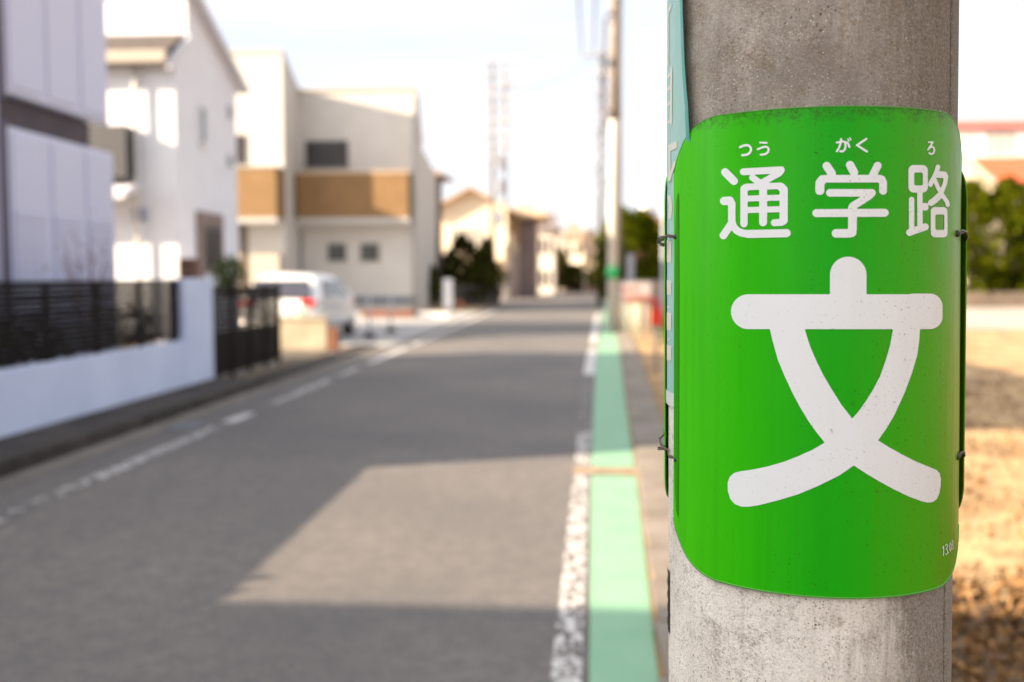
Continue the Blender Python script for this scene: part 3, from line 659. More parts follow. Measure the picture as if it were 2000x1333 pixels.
# -- garage out of frame that shades the near road
garage = thing('house', (-10, -4, 0), 'pale grey house beside the road on the left, behind the viewpoint', 'house')
MB().box(-18, -6.8, -8, -.78, 0, 5.3).build('wall', lav, garage); MB().box(-18.2, -6.6, -8.2, -.63, 5.301, 5.45).build('roof', mat('plum_roof', (.1, .09, .11), .6), garage)
# -- building B: white gabled house
XB = -9.0; P = lambda px, py: PX(px, py, XB)
stucco = mat('white_stucco', (.70, .71, .76), .85, (.75, .76, .81), 1.5, bump=.25, bscale=60)
yB0 = P(340, 120).y; yB1 = P(462, 300).y; zE = P(340, 122).z; A_ = P(370, 0); E_ = P(455, 160)
slope = (E_.z-A_.z)/(E_.y-A_.y); yU = PX(365, 60, XB).y; zr = lambda y: A_.z+slope*(y-A_.y)
hB = thing('house', (XB-4, yB0+1, 0), 'tall white stucco house with steep sloping roof edge and one brown-framed window', 'house')
zt = zr(yU)
w1 = MB(); w1.prism([(XB, yB0, 0), (XB, yB1, 0), (XB, yB1, zr(yB1)), (XB, yU, zt), (XB, yU, P(365, 75).z), (XB, yB0, zE)], (-8.5, 0, 0)); w1.build('wall', stucco, hB)
rf = MB(); n_ = Vector((0, -slope, 1)).normalized()*.14
rf.prism([(XB+.28, yU-.25, zr(yU-.25)+.02), (XB+.28, yB1+.35, zr(yB1+.35)+.02), (XB+.28, yB1+.35, zr(yB1+.35)+.12), (XB+.28, yU-.25, zr(yU-.25)+.12)], (-9.2, 0, 0)); rf.build('roof', mat('pale_roof_edge', (.62, .62, .66), .6), hB)
tile = mat('brown_roof_tiles', (.050, .040, .038), .7, (.09, .072, .064), 5, stretch=(1, 3, 1))
pr = MB(); ze0 = PY(345, 97, yB0-.35).z
pr.prism([(XB-.02, yB0-.35, ze0), (XB-.02, yU-.003, P(365, 75).z+.1), (XB-.02, yU-.003, P(365, 75).z), (XB-.02, yB0-.35, ze0-.12)], (-8.5, 0, 0)); pr.build('pent_roof', tile, hB)
g_ = MB().box(XB-8.5, XB+.02, yB0-.50, yB0-.352, ze0-.30, ze0-.03).build('gutter', mat('cream_gutter', (.36, .32, .27), .6), hB, bevel=.03)
MB().tube((PY(262, 125, yB0-.14).x, yB0-.14, 0), (PY(262, 125, yB0-.14).x, yB0-.14, ze0-.3), .05).build('downpipe', mat('white_pipe', (.62, .60, .56), .5), g_, smooth=True)
MB().prism([(XB+.1, yB0-.42, ze0-.25), (XB+.1, yU, P(365, 70).z+.02), (XB+.1, yU, P(365, 70).z-.16), (XB+.1, yB0-.42, ze0-.42)], (-.098, 0, 0)).build('verge_board', mat('pale_roof_edge', (.5, .5, .53), .6), hB)
q0 = P(386, 205); q1 = P(400, 285); window(hB, 'X', XB, q0.y, q1.y, q1.z, q0.z, white_fr, mat('sky_glass', (.16, .20, .27), .1, spec=.9), mull=0)
q0 = P(382, 415); q1 = P(432, 530); wb = window(hB, 'X', XB, q0.y+.35, q1.y-.2, q1.z, q0.z-.28, frame_m, glass, fw=.09, mull=1, label='dark window under a brown surround')
sur = MB(); sur.box(XB, XB+.09, q0.y, q1.y, q0.z-.28, q0.z+.03); sur.box(XB, XB+.08, q0.y, q0.y+.33, q1.z-.2, q0.z-.281); sur.box(XB, XB+.08, q1.y-.18, q1.y, q1.z-.2, q0.z-.281)
sur.build('window_surround', mat('brown_surround', (.19, .135, .12), .7, (.24, .18, .16), 5), hB)
for py in (235, 330):   # small vent caps near the far corner
    v = P(447, py-20); MB().box(XB, XB+.10, v.y-.1, v.y+.12, v.z-.2, v.z+.1).build('vent_cap', mat('vent_grey', (.4, .41, .44), .5), hB, bevel=.03)
mb_ = PY(275, 420, yB0); MB().box(mb_.x-.12, mb_.x+.1, yB0-.14, yB0, mb_.z-.15, mb_.z+.15).build('meter_box', mat('meter_blue', (.16, .2, .3), .4), hB)
# dark balcony beyond house A on house B's front
bk = PY(213, 245, yB0-.5); bk1 = PY(247, 355, yB0-.5)
MB().box(bk.x-2.5, bk1.x, yB0-.5, yB0-.004, bk1.z+.1, bk.z).build('balcony', mat('dark_balcony', (.05, .05, .055), .5), hB)
MB().prism([(bk1.x+.12, yB0-.9, bk1.z-.25), (bk1.x+.12, yB0-.01, bk1.z+.05), (bk1.x+.12, yB0-.01, bk1.z-.12), (bk1.x+.12, yB0-.9, bk1.z-.4)], (-3, 0, 0)).build('porch_roof', mat('pale_roof_edge', (.5, .5, .53), .6), hB)
# -- building C: cream house with wooden balconies
YC = 42.6; XC = G(815, 608).x
creamw = siding('cream_siding', (.50, .475, .445), (.54, .515, .485), 'Z', 7, depth=.25)
wood = siding('tan_wood_boards', (.19, .105, .038), (.22, .125, .048), 'Z', 9, depth=.3)
xCi = PY(585, 400, YC).x; dd_ = ray(555, 400); YT = xCi/dd_[0]*dd_[1]      # tall block front
topR = PY(700, 177, YC).z; topT = PY(500, 104, YT).z
xT0 = xCi-9
hC = thing('house', (XC-4, YC+3, 0), 'cream two-storey house with tan wood balconies and flat roof behind the white car', 'house')
dropT = (topT-PY(583, 182, YC).z)/(YC-YT)
w1 = MB(); w1.prism([(xCi, YT, 0), (xCi, YC+4, 0), (xCi, YC+4, topT-dropT*(YC+4-YT)), (xCi, YT, topT)], (-9, 0, 0)); w1.build('wall', creamw, hC)
e_ = PX(822, 285, XC); w1 = MB(); w1.prism([(XC, YC, 0), (XC, YC+6, 0), (XC, YC+6, e_.z-.8), (XC, e_.y, e_.z), (XC, YC, topR)], (xCi-XC+.003, 0, 0)); w1.build('wall', creamw, hC)
trim = mat('pale_coping', (.40, .385, .36), .6)
MB().prism([(xCi+.06, YT-.08, topT), (xCi+.06, YC+4.1, topT-dropT*(YC+4-YT)), (xCi+.06, YC+4.1, topT-dropT*(YC+4-YT)+.14), (xCi+.06, YT-.08, topT+.14)], (-9.1, 0, 0)).build('roof', trim, hC)
MB().prism([(XC+.08, YC-.08, topR), (XC+.08, e_.y, e_.z), (XC+.08, e_.y, e_.z+.16), (XC+.08, YC-.08, topR+.14)], (xCi-XC-.01, 0, 0)).build('roof', trim, hC)
YBc = YC-.9; p0 = PY(577, 340, YBc); p1 = PY(797, 425, YBc)
bal = MB().box(p0.x, p1.x, YBc, YC-.002, p1.z, p0.z).build('balcony', wood, hC)
MB().box(p0.x-.02, p1.x+.03, YBc-.04, YC-.003, p0.z, p0.z+.09).build('handrail', mat('tan_rail', (.50, .36, .22), .5), bal)
MB().box(p0.x-.02, p1.x+.03, YBc-.03, YC-.003, p1.z-.26, p1.z-.002).build('balcony_floor', trim, bal)
MB().tube((p1.x+.1, YC-.1, 0), (p1.x+.1, YC-.1, topR-.3), .06).build('downpipe', trim, hC, smooth=True)
p0 = PY(415, 328, YT-1.2); p1 = PY(540, 425, YT-1.2)
bal = MB().box(p0.x-2, p1.x, YT-1.2, YT-.002, p1.z, p0.z).build('balcony', wood, hC)
MB().box(p0.x-2, p1.x+.02, YT-1.24, YT-.003, p0.z, p0.z+.08).build('handrail', trim, bal)
MB().box(p0.x-2, p1.x+.02, YT-1.23, YT-.003, p1.z-.2, p1.z-.002).build('balcony_floor', trim, bal)
def wC(px0, px1, py0, py1, Y, **k):
    a = PY(px0, py0, Y); b = PY(px1, py1, Y); return window(hC, 'Y', Y, a.x, b.x, b.z, a.z, **k)
wC(597, 680, 276, 326, YC, fw=.07, gm=glass); wC(458, 481, 264, 320, YT, fw=.07); wC(641, 676, 477, 508, YC, fw=.08, gm=mat('grey_glass', (.06, .065, .065), .15, (.12, .125, .12), 2, spec=.3)); wC(705, 740, 477, 508, YC, fw=.08, gm=MATS['grey_glass'])
a = PY(583, 455, YC); b = PY(591, 550, YC); MB().box(a.x, b.x, YC-.12, YC-.001, .3, a.z).build('side_door', mat('grey_door', (.16, .15, .14), .5), hC)
a = PY(497, 497, YT); b = PY(552, 545, YT); MB().box(a.x, b.x, YT-.5, YT-.002, 0, a.z).build('storage_box', mat('cream_panel', (.42, .37, .30), .6), hC)
a = PY(468, 440, YT); b = PY(484, 550, YT); MB().box(a.x, b.x, YT-.08, YT-.001, 0, a.z).build('front_door', mat('brown_door', (.10, .07, .05), .5), hC)
MB().box(xCi+1.5, XC+.02, YC-.10, YC-.002, .35, .62).build('plinth', mat('grey_plinth', (.16, .17, .20), .8), hC)
brick, d = newmat('brown_brick', .85); bt = d.new('ShaderNodeTexBrick'); t = d.new('ShaderNodeTexCoord').outputs['Object']; rot = d.new('ShaderNodeMapping'); rot.inputs[2].default_value = (R(90), 0, 0); d.link(t, rot.inputs[0]); d.link(rot.outputs[0], bt.inputs[0])
bt.inputs['Color1'].default_value = (.15, .055, .028, 1); bt.inputs['Color2'].default_value = (.20, .078, .04, 1); bt.inputs['Mortar'].default_value = (.2, .15, .12, 1); bt.inputs['Scale'].default_value = 5; bt.inputs['Mortar Size'].default_value = .01; d.link(bt.outputs[0], d.b.inputs['Base Color'])
# brick planter along its foot
Yp = 35.5; a = PY(706, 606, Yp); b = PY(808, 638, Yp)
tag(MB().box(a.x, b.x, Yp, Yp+.9, 0, a.z-.02).build('brick_planter', brick, bevel=.02), 'low brown brick planter wall at the foot of the cream house', 'planter')
# white low step
a = PY(812, 614, 36.5); b = PY(876, 636, 36.5)
tag(MB().box(a.x, b.x, 36.5, 38.2, 0, a.z).build('concrete_step', mat('white_step', (.74, .71, .66), .8), bevel=.02), 'low sunlit white concrete block at the road edge past the cream house', 'step')
# -- building D: dark brown house with balcony beyond C
YD = 50.; 
hD = thing('house', (PY(840, 600, YD).x, YD, 0), 'dark brown house with overhanging tiled roof just past the cream house', 'house')
x1 = PY(850, 400, YD).x; zD = PY(840, 345, YD).z
MB().box(x1-7, x1, YD, YD+2.6, 0, zD).build('wall', mat('dark_brown_wall', (.09, .06, .055), .8, (.13, .09, .08), 2), hD)
ap = PY(830, 322, YD); 
MB().add([(x1-7.6, YD-.7, zD), (x1+.65, YD-.7, zD), (x1+.65, YD+3.2, zD), (x1-7.6, YD+3.2, zD), (x1-4.5, YD+1, zD+1.5), (x1-2.4, YD+1, zD+1.5), (x1-2.4, YD+1.6, zD+1.5), (x1-4.5, YD+1.6, zD+1.5)],
         [(3, 2, 1, 0), (0, 1, 5, 4), (1, 2, 6, 5), (2, 3, 7, 6), (3, 0, 4, 7), (4, 5, 6, 7)]).build('roof', mat('brown_tile_roof', (.20, .12, .08), .7, (.30, .19, .13), 6), hD)
bd = MB(); zb_ = PY(850, 430, YD).z
for k in range(18): bd.tube((x1-3+k*.18, YD-.9, zb_), (x1-3+k*.18, YD-.9, zb_+1.0), .02, n=5)
bd.box(x1-3.05, x1+.1, YD-.93, YD-.87, zb_+1.0, zb_+1.06); bd.box(x1-3.05, x1+.1, YD-.95, YD-.002, zb_-.12, zb_)
bd.build('balcony', frame_m, hD); window(hD, 'Y', YD, x1-1.9, x1-.5, 2.6, 4.2)
# -- far houses along the street
def hip(par, x0, x1, y0, y1, z, h, ov, m, name='roof'):
    cx0 = x0+min(x1-x0, y1-y0)*.42; cx1 = x1-min(x1-x0, y1-y0)*.42; cy = (y0+y1)/2
    if cx1 <= cx0: cx0 = cx1 = (x0+x1)/2
    return MB().add([(x0-ov, y0-ov, z), (x1+ov, y0-ov, z), (x1+ov, y1+ov, z), (x0-ov, y1+ov, z), (cx0, cy, z+h), (cx1, cy, z+h),
                     (x0-ov, y0-ov, z-.15), (x1+ov, y0-ov, z-.15), (x1+ov, y1+ov, z-.15), (x0-ov, y1+ov, z-.15)],
                    [(0, 1, 5, 4), (1, 2, 5), (2, 3, 4, 5), (3, 0, 4), (9, 8, 7, 6), (6, 7, 1, 0), (7, 8, 2, 1), (8, 9, 3, 2), (9, 6, 0, 3)]).build(name, m, par)
def gable(par, x0, x1, y0, y1, z, h, ov, m, wm_, along='Y'):
    xm = (x0+x1)/2; th = .14
    f = MB().prism([(x0, y0, z), (x1, y0, z), (xm, y0, z+h)], (0, y1-y0, 0)); f.build('gable_wall', wm_, par)
    s_ = h/(xm-x0); r_ = MB()
    for sg in (-1, 1):
        xe = xm+sg*((xm-x0)+ov); ze = z-s_*ov
        r_.prism([(xm, y0-ov, z+h+.02), (xe, y0-ov, ze+.02), (xe, y0-ov, ze+.02+th), (xm, y0-ov, z+h+.02+th)], (0, y1-y0+2*ov, 0))
    return r_.build('roof', m, par)
far_cream = mat('far_cream_render', (.72, .62, .48), .85, (.78, .69, .55), 1); far_brown = mat('far_brown_cladding', (.16, .12, .12), .8, (.22, .17, .165), 1.5)
YE = 66.; a = PY(852, 408, YE); b = PY(975, 470, YE); c_ = PY(1040, 480, YE)
hE = thing('house', (b.x-2, YE+3, 0), 'cream house with shallow gabled roof facing the street, left of the far poles', 'house')
MB().box(a.x, b.x+.5, YE, YE+8, 0, a.z).build('wall', far_cream, hE); gable(hE, a.x, b.x+.5, YE, YE+8, a.z, 1.25, .7, mat('tan_roof', (.42, .30, .19), .8, (.52, .39, .26), 4), far_cream)
wn_ = PY(880, 445, YE); window(hE, 'Y', YE, wn_.x, wn_.x+2.2, wn_.z-1.4, wn_.z, white_fr, curtain, mull=2)
bl = PY(940, 478, YE); be = MB().box(bl.x-.2, b.x+.4, YE-1.0, YE-.003, bl.z-1.1, bl.z).build('balcony', far_cream, hE)
hF = thing('house', ((b.x+c_.x)/2, YE+8, 0), 'cream house with hipped roof, tan shutters and brown right end beyond the left pole', 'house')
zF = PY(1000, 422, YE+3).z; x0F = b.x+.6; x1F = PY(1046, 430, YE+3).x
mat('slate_roof', (.17, .15, .15), .7, (.24, .21, .21), 4)
MB().box(x0F, x1F, YE+3, YE+10, 0, zF).build('wall', far_cream, hF); hip(hF, x0F, x1F, YE+3, YE+10, zF, 1.1, .9, MATS['tan_roof'])
MB().box(x1F-1.15, x1F+.02, YE+2.93, YE+6, 0, zF-.25).build('brown_cladding', far_brown, hF)
for k in range(2):
    wn_ = PY(985+k*24, 428, YE+3); MB().box(wn_.x-.4, wn_.x+.4, YE+2.94, YE+2.999, wn_.z-1.7, wn_.z-.05).build('shutter', mat('tan_shutter', (.44, .30, .15), .7), hF)
bl = PY(940, 455, YE+2); br = PY(1002, 482, YE+2); MB().box(bl.x+.9, br.x, YE+1.6, YE+2.998, br.z, bl.z).build('balcony', far_cream, hF, bevel=.2)
MB().box(x1F-1.9, x1F-1.2, YE+2.9, YE+2.998, 0, zF-2.6).build('pilaster', mat('pinkish_render', (.44, .36, .34), .8), hF)
greyw = mat('far_grey_render', (.45, .41, .38), .85, (.55, .50, .46), 1); whitew = mat('far_white_render', (.64, .59, .52), .85, (.72, .67, .60), 1)
def far_house(px0, px1, pyt, Y, wm_, rm, h, label, dep=8, wins=((.2, .4), (.6, .8)), kind='hip', base=0):
    a = PY(px0, pyt, Y); b = PY(px1, pyt, Y); o = thing('house', ((a.x+b.x)/2, Y, 0), label, 'house')
    MB().box(a.x, b.x, Y, Y+dep, base, a.z).build('wall', wm_, o)
    if kind == 'hip': hip(o, a.x, b.x, Y, Y+dep, a.z, h, .5, rm)
    else: gable(o, a.x, b.x, Y, Y+dep, a.z, h, .5, rm, wm_)
    for u0, u1 in wins:
        for zz in (a.z-2.1, a.z-4.8):
            if zz > .5: window(o, 'Y', Y, a.x+(b.x-a.x)*u0, a.x+(b.x-a.x)*u1, zz, zz+1.2, fw=.08)
    return o
tanr = MATS['tan_roof']; slate = MATS['slate_roof']; brownr = mat('far_brown_roof', (.26, .17, .12), .8, (.36, .25, .18), 4)
far_house(1047, 1082, 445, 84, whitew, slate, 1.8, 'narrow white house with grey roof right of the brown hipped house')
far_house(1062, 1100, 462, 96, greyw, brownr, 2.2, 'grey rendered house with brown roof in the middle distance', kind='gable')
far_house(1098, 1142, 462, 112, whitew, brownr, 1.7, 'pale house with long brown roof near the end of the street')
far_house(1140, 1163, 468, 109, mat('peach_render', (.66, .53, .41), .8), tanr, 1.2, 'bright peach house front close to the white pole at the street end', kind='gable')
far_house(1160, 1185, 470, 118, far_brown, slate, 1.4, 'brown house partly hidden behind the white pole')
far_house(1010, 1062, 500, 108, greyw, slate, 1.2, 'low grey house closing the left side of the street end')
far_house(1185, 1215, 476, 125, mat('rust_render', (.42, .20, .12), .8), brownr, 1.0, 'rust-coloured house between the white pole and the conifer row')
# low walls and gates in the far street
def block(name, px0, px1, pyt, pyb, m, label, cat, dep=.25, bev=.02):
    g0 = G(px0, pyb); Y = g0.y; a = PY(px0, pyt, Y); b = PY(px1, pyt, Y)
    return tag(MB().box(a.x, b.x, Y, Y+dep, 0, a.z).build(name, m, bevel=bev), label, cat)
block('garden_wall', 1010, 1068, 548, 569, concrete_dark, 'dark garden wall left of the person at the street end', 'wall')
block('garden_wall', 1092, 1118, 535, 570, mat('sandy_render', (.50, .38, .28), .85), 'sandy rendered wall right of the person at the street end', 'wall')
block('garden_wall', 1120, 1166, 550, 569, mat('brown_wall', (.20, .14, .12), .85), 'brown wall at the street end beside the white pole', 'wall')
block('garden_wall', 885, 966, 556, 598, mat('sooty_block_wall', (.075, .065, .06), .9, (.12, .105, .095), 2), 'dark block wall below the conifers on the left', 'wall')
block('garden_wall', 966, 990, 548, 590, mat('grey_post_wall', (.26, .25, .26), .85), 'grey wall end at the foot of the left pole', 'wall')
block('flower_pot', 893, 903, 588, 606, mat('terracotta', (.42, .16, .08), .8), 'terracotta pot on the verge under the conifers', 'pot', .3, .05)
# white board
o = thing('notice_board', G(875, 610), 'pale blue-white board leaning at the road edge past the cream house', 'board')
yb_ = G(875, 610).y; a = PY(866, 545, yb_); b = PY(884, 604, yb_)
MB().box(a.x, b.x, yb_, yb_+.05, .15, a.z).build('board_panel', mat('board_white', (.22, .24, .29), .6), o, bevel=.01)
for x in (a.x+.1, b.x-.1): MB().tube((x, yb_+.075, 0), (x, yb_+.075, a.z-.1), .02).build('leg', frame_m, o)
# ------------------------------------------------------------------ left fence, gate, pillar, block wall
XW = -4.9; y_a = PX(360, 600, XW).y; y_b = PX(416, 600, XW).y
lwm = mat('white_rendered_wall', (.54, .60, .77), .85, (.61, .67, .84), 1.2, bump=.25, bscale=50)
fence = thing('fence_wall', (XW, 6, 0), 'white rendered wall topped by black slatted fencing, ending in a white pillar', 'fence')
MB().box(XW-.15, XW, -10, y_a, 0, .69).build('wall', lwm, fence, bevel=.01)
MB().box(XW-.2, XW+.004, y_a-.002, y_b, 0, 1.47).build('pillar', lwm, fence, bevel=.015)
black = mat('black_aluminium', (.006, .0045, .0045), .55, spec=.08)
sl_ = MB(); z = .73
while z < 1.42: sl_.box(XW-.085, XW-.065, -10, y_a-.02, z, z+.0462); z += .052
sl_.build('slat_panel', black, fence)
MB().box(XW-.1, XW-.05, -10, y_a-.02, 1.425, 1.455).build('top_rail', black, fence)
y = y_a-.05
while y > -10:
    MB().box(XW-.13, XW-.086, y-.05, y, .69, 1.45).build('post', black, fence); y -= 1.0
gate = thing('garden_gate', (XW, 15, 0), 'black metal double gate of bars beside the white pillar, standing ajar to the road', 'gate')
yg0, yg1 = y_b+.06, G(540, 715).y
gp = MB(); z = .12
while z < 1.3: gp.box(XW-.06, XW-.045, yg0, yg1, z, z+(.062 if z > .62 else .0695)); z += .07
gp.build('bar_panel', black, gate)
for y in (yg0, yg0*.75+yg1*.25, (yg0+yg1)/2, yg0*.25+yg1*.75, yg1-.06): MB().box(XW-.075, XW-.03, y, y+.06, .04, 1.38).build('post', black, gate)
MB().box(XW-.07, XW-.035, yg0+.061, yg1-.061, 1.30, 1.35).build('top_rail', black, gate)
MB().box(XW-.03, XW-.0, (yg0+yg1)/2+.08, (yg0+yg1)/2+.11, .85, 1.05).build('handle', mat('handle_steel', (.4, .4, .4), .3, metal=.8), gate)
blk = mat('stained_block_concrete', (.34, .285, .205), .9, (.45, .39, .295), 2.2, bump=.4, bscale=30)
a = G(537, 684); b = G(640, 684); zw = PY(590, 620, a.y).z
o = thing('block_wall', tuple(a), 'low beige concrete block wall in front of the white car', 'wall')
MB().box(a.x, b.x, a.y, a.y+.22, 0, zw-.06).build('wall', blk, o, bevel=.01); MB().box(a.x-.03, b.x+.02, a.y-.03, a.y+.25, zw-.058, zw).build('coping', blk, o, bevel=.015)
tag(MB().box(b.x+.03, b.x+.22, a.y+.0, a.y+.2, 0, PY(645, 640, a.y).z).build('brick_pillar', brick, bevel=.01), 'short brown brick pillar at the right end of the beige block wall', 'pillar')
o = thing('mailbox', (XW-1.3, 0, 0), 'reddish-brown box standing behind the slatted fence by the pillar', 'mailbox')
Ym = 15.2; a = PY(348, 505, Ym); b = PY(380, 552, Ym); o.location = (a.x, Ym, 0); o['_o'] = (a.x, Ym, 0)
MB().box(a.x, b.x, Ym, Ym+.25, b.z, a.z).build('box', mat('red_brown_box', (.15, .07, .05), .6, (.19, .09, .065), 5), o, bevel=.015)
MB().box(a.x+.08, b.x-.08, Ym+.08, Ym+.17, 0, b.z-.001).build('post', MATS['red_brown_box'], o)
MB().box(a.x+.04, b.x-.04, Ym-.008, Ym-.001, a.z-.09, a.z-.07).build('letter_slot', black, o)
# parking posts with chain bases
for i, (px, py, lab) in enumerate(((722, 662, 'thin grey parking post with black base, nearer the white car'), (763, 650, 'thin grey parking post with black base, nearer the brick planter'))):
    g = G(px, py); o = thing('parking_post', tuple(g), lab, 'post', 'parking posts on the pale forecourt')
    MB().tube(g+Vector((0, 0, .12)), g+Vector((0, 0, 1.0)), .03).build('post', mat('post_grey', (.42, .42, .46), .4), o, smooth=True)
    MB().tube(g+Vector((0, 0, .008)), g+Vector((0, 0, .12)), .17, .11, 16).build('base', black, o, smooth=False)
# ------------------------------------------------------------------ white car
CX, CY = (G(487, 672).x+PY(640, 600, 21.7).x)/2-.22, 21.6
car = thing('parked_car', (CX, CY, 0), 'white estate car parked nose-in before the cream house, seen from behind', 'car')
st = [(0, .45, .80, .70), (.04, .28, .88, .76), (.16, .24, 1.00, .82), (.34, .22, 1.10, .845), (.62, .22, 1.50, .85), (1.0, .22, 1.585, .86), (1.8, .22, 1.61, .86), (2.5, .22, 1.58, .86), (2.95, .22, 1.40, .86), (3.45, .22, 1.06, .85), (3.9, .23, .98, .82), (4.3, .26, .86, .76), (4.45, .35, .70, .64)]
def sec(s_):
    y, zb_, zt_, hw = s_; hw *= 1.05; belt = min(.98, zt_-.04); tw = hw if zt_ < 1.15 else hw-.20*(zt_-1.0)/.6
    return [(0, zb_), (hw*.80, zb_), (hw, zb_+.12), (hw+.025, zb_+(belt-zb_)*.55), (hw, belt), (hw*.4+tw*.6, belt+(zt_-belt)*.55), (tw-.03, zt_-.06), (tw-.14, zt_-.012), (0, zt_+.012)]
paint = mat('white_car_paint', (.78, .78, .77), .25, coat=1.0)
def ring(s_): q = sec(s_); return [(CX+x, CY+s_[0], z) for x, z in q]+[(CX-x, CY+s_[0], z) for x, z in q[-2:0:-1]]
rs = [ring(s_) for s_ in st]; n = len(rs[0]); cb = MB()
cb.add([p for r_ in rs for p in r_], [(i*n+k, i*n+(k+1) % n, (i+1)*n+(k+1) % n, (i+1)*n+k) for i in range(len(rs)-1) for k in range(n)]+[tuple(range(n-1, -1, -1)), tuple(range((len(rs)-1)*n, len(rs)*n))])
body = cb.build('body', paint, car, smooth=True); ss = body.modifiers.new('subsurf', 'SUBSURF'); ss.levels = ss.render_levels = 2
cglass = mat('car_glass', (.03, .03, .045), .05, spec=1.0)
def quadpanel(name, pts, m, th=(0, -.02, 0), par=None): return MB().prism(pts, th).build(name, m, par or car, bevel=.012)
def rg(u, x): return None
y0 = CY; 
quadpanel('rear_window', [(CX-.72, y0+.16, 1.00), (CX+.72, y0+.16, 1.00), (CX+.62, y0+.44, 1.40), (CX-.62, y0+.44, 1.40)], cglass, (0, -.04, .02))
for sg in (-1, 1):
    hwf = lambda z: .85-.20*((z-1.0)/.6)*.9+.055
    def sp(y, z): return (CX+sg*hwf(z), CY+y, z)
    quadpanel('side_window', [sp(.75, 1.05), sp(1.6, 1.04), sp(1.6, 1.42), sp(1.0, 1.42)], cglass, (sg*.02, 0, 0))
    quadpanel('side_window', [sp(1.68, 1.04), sp(2.95, 1.03), sp(2.62, 1.40), sp(1.68, 1.42)], cglass, (sg*.02, 0, 0))
    tlm = mat('tail_light_red', (.80, .012, .01), .2)
    MB().box(CX+sg*.52, CX+sg*.86, CY-.06, CY+.14, .86, .98).build('tail_light', tlm, car, bevel=.03)
    MB().box(CX+sg*.90, CX+sg*1.06, CY+2.75, CY+2.85, .98, 1.10).build('door_mirror', paint, car, bevel=.03)
    for yy in (.85, 3.55):
        wh = MB().tube((CX+sg*.66, CY+yy, .31), (CX+sg*.885, CY+yy, .31), .31, n=28).build('wheel', mat('tyre_rubber', (.02, .02, .02), .8), car, smooth=False, bevel=.03)
        MB().tube((CX+sg*.885, CY+yy, .31), (CX+sg*.895, CY+yy, .31), .19, n=20).build('rim', mat('alloy', (.5, .5, .52), .3, metal=.9), wh)
MB().box(CX-.26, CX+.26, CY-.035, CY-.01, .58, .74).build('number_plate', mat('plate_white', (.75, .75, .72), .5), car, bevel=.004)
MB().box(CX-.80, CX+.80, CY-.05, CY+.10, .36, .52).build('bumper', paint, car, bevel=.05)
MB().box(CX+.42, CX+.60, CY-.03, CY-.005, .66, .80).build('green_sticker', mat('sticker_green', (.25, .62, .4), .5), car)
# ------------------------------------------------------------------ utility poles and wires
pw = mat('pale_pole_concrete', (.58, .54, .49), .85, (.68, .64, .58), 2, stretch=(4, 4, .5))
galv = mat('galvanised_steel', (.30, .31, .34), .5, metal=.5); ins = mat('insulator', (.45, .40, .33), .4); greyp = mat('grey_sleeve', (.36, .38, .44), .6)
greypole = mat('grey_pole_concrete', (.11, .10, .10), .85, (.19, .175, .16), 3, stretch=(4, 4, .5))
def upole(x, y, h, r, label, arms, tr=(), sleeve=None, m=pw, clamps=()):
    o = thing('utility_pole', (x, y, 0), label, 'utility pole', 'concrete utility poles along the street')
    MB().tube((x, y, 0), (x, y, h), r, r*.5, 20).build('shaft', m, o, smooth=True)
    if sleeve: MB().tube((x, y, sleeve), (x, y, h-.1), r*.76+.005, r*.52+.008, 20).build('dark_sleeve', mat('brown_pole_sleeve', (.20, .16, .13), .8, (.30, .25, .21), 2), o, smooth=True)
    for z, w0, w1 in arms:
        ar = MB().box(x+w0, x+w1, y-.16-r, y-.06-r, z-.05, z+.05).build('crossarm', galv, o)
        for i in range(4):
            xx = x+w0+(w1-w0)*(i+.5)/4; MB().tube((xx, y-.11-r, z+.051), (xx, y-.11-r, z+.28), .05, .035, 8).build('insulator', ins, ar)
    for z, dx in tr:
        MB().tube((x+dx, y-.1, z), (x+dx, y-.1, z+.85), .24, n=16).build('transformer', mat('transformer_grey', (.22, .24, .30), .5), o, bevel=.03)
        MB().box(x+min(0, dx), x+max(0, dx), y-.06, y+.0, z+.3, z+.38).build('bracket', galv, o)
    for z in clamps: MB().tube((x, y, z), (x, y, z+.08), r*1.02, n=16).build('band_clamp', galv, o)
    return o
g = G(1197, 650); PX2, PY2 = g.x, g.y
p2 = upole(PX2, PY2, 12, .17, 'pale concrete pole with green band on the right roadside, mid-distance', [(9.6, -1.0, .9), (10.8, -1.2, 1.0)], sleeve=5.6)
za_, zb_ = PY(1197, 545, PY2).z, PY(1197, 522, PY2).z
MB().tube((PX2, PY2, za_), (PX2, PY2, zb_), .181, n=24).build('green_band', mat('pole_green', (.03, .42, .12), .5), p2, smooth=True)
MB().tube((PX2+.24, PY2-.05, 0), (PX2+.24, PY2-.05, 1.35), .075, n=12).build('cable_sleeve', greyp, p2, smooth=True)
MB().tube((PX2+.17, PY2-.12, 1.35), (PX2+.15, PY2-.1, 11), .03, n=8).build('cable', frame_m, p2, smooth=True)
cb_ = MB()
for k in range(3): cb_.box(PX2-.20-.03*(k % 2), PX2-.13, PY2-.16, PY2-.02, 5.7+k*1.3, 5.82+k*1.3)
cb_.build('cable_bracket', galv, p2)
Y5 = 52.; x5 = PY(1172, 500, Y5).x
p5 = upole(x5, Y5, PY(1172, 100, Y5).z, .17, 'second pole further down the right roadside, hung with brackets and cable boxes', [(PY(1172, 108, Y5).z-.1, -1.0, 1.0), (PY(1172, 150, Y5).z, -.6, .9)], tr=((PY(1172, 245, Y5).z, -.05+.35),), m=greypole)
cb_ = MB()
for k in range(9): MB().box(x5-.1-.1*(k % 3), x5+.35+.12*((k+1) % 3), Y5-.35, Y5-.2, 5.6+k*.62, 5.95+k*.62).build('cable_box', MATS['transformer_grey'], p5)
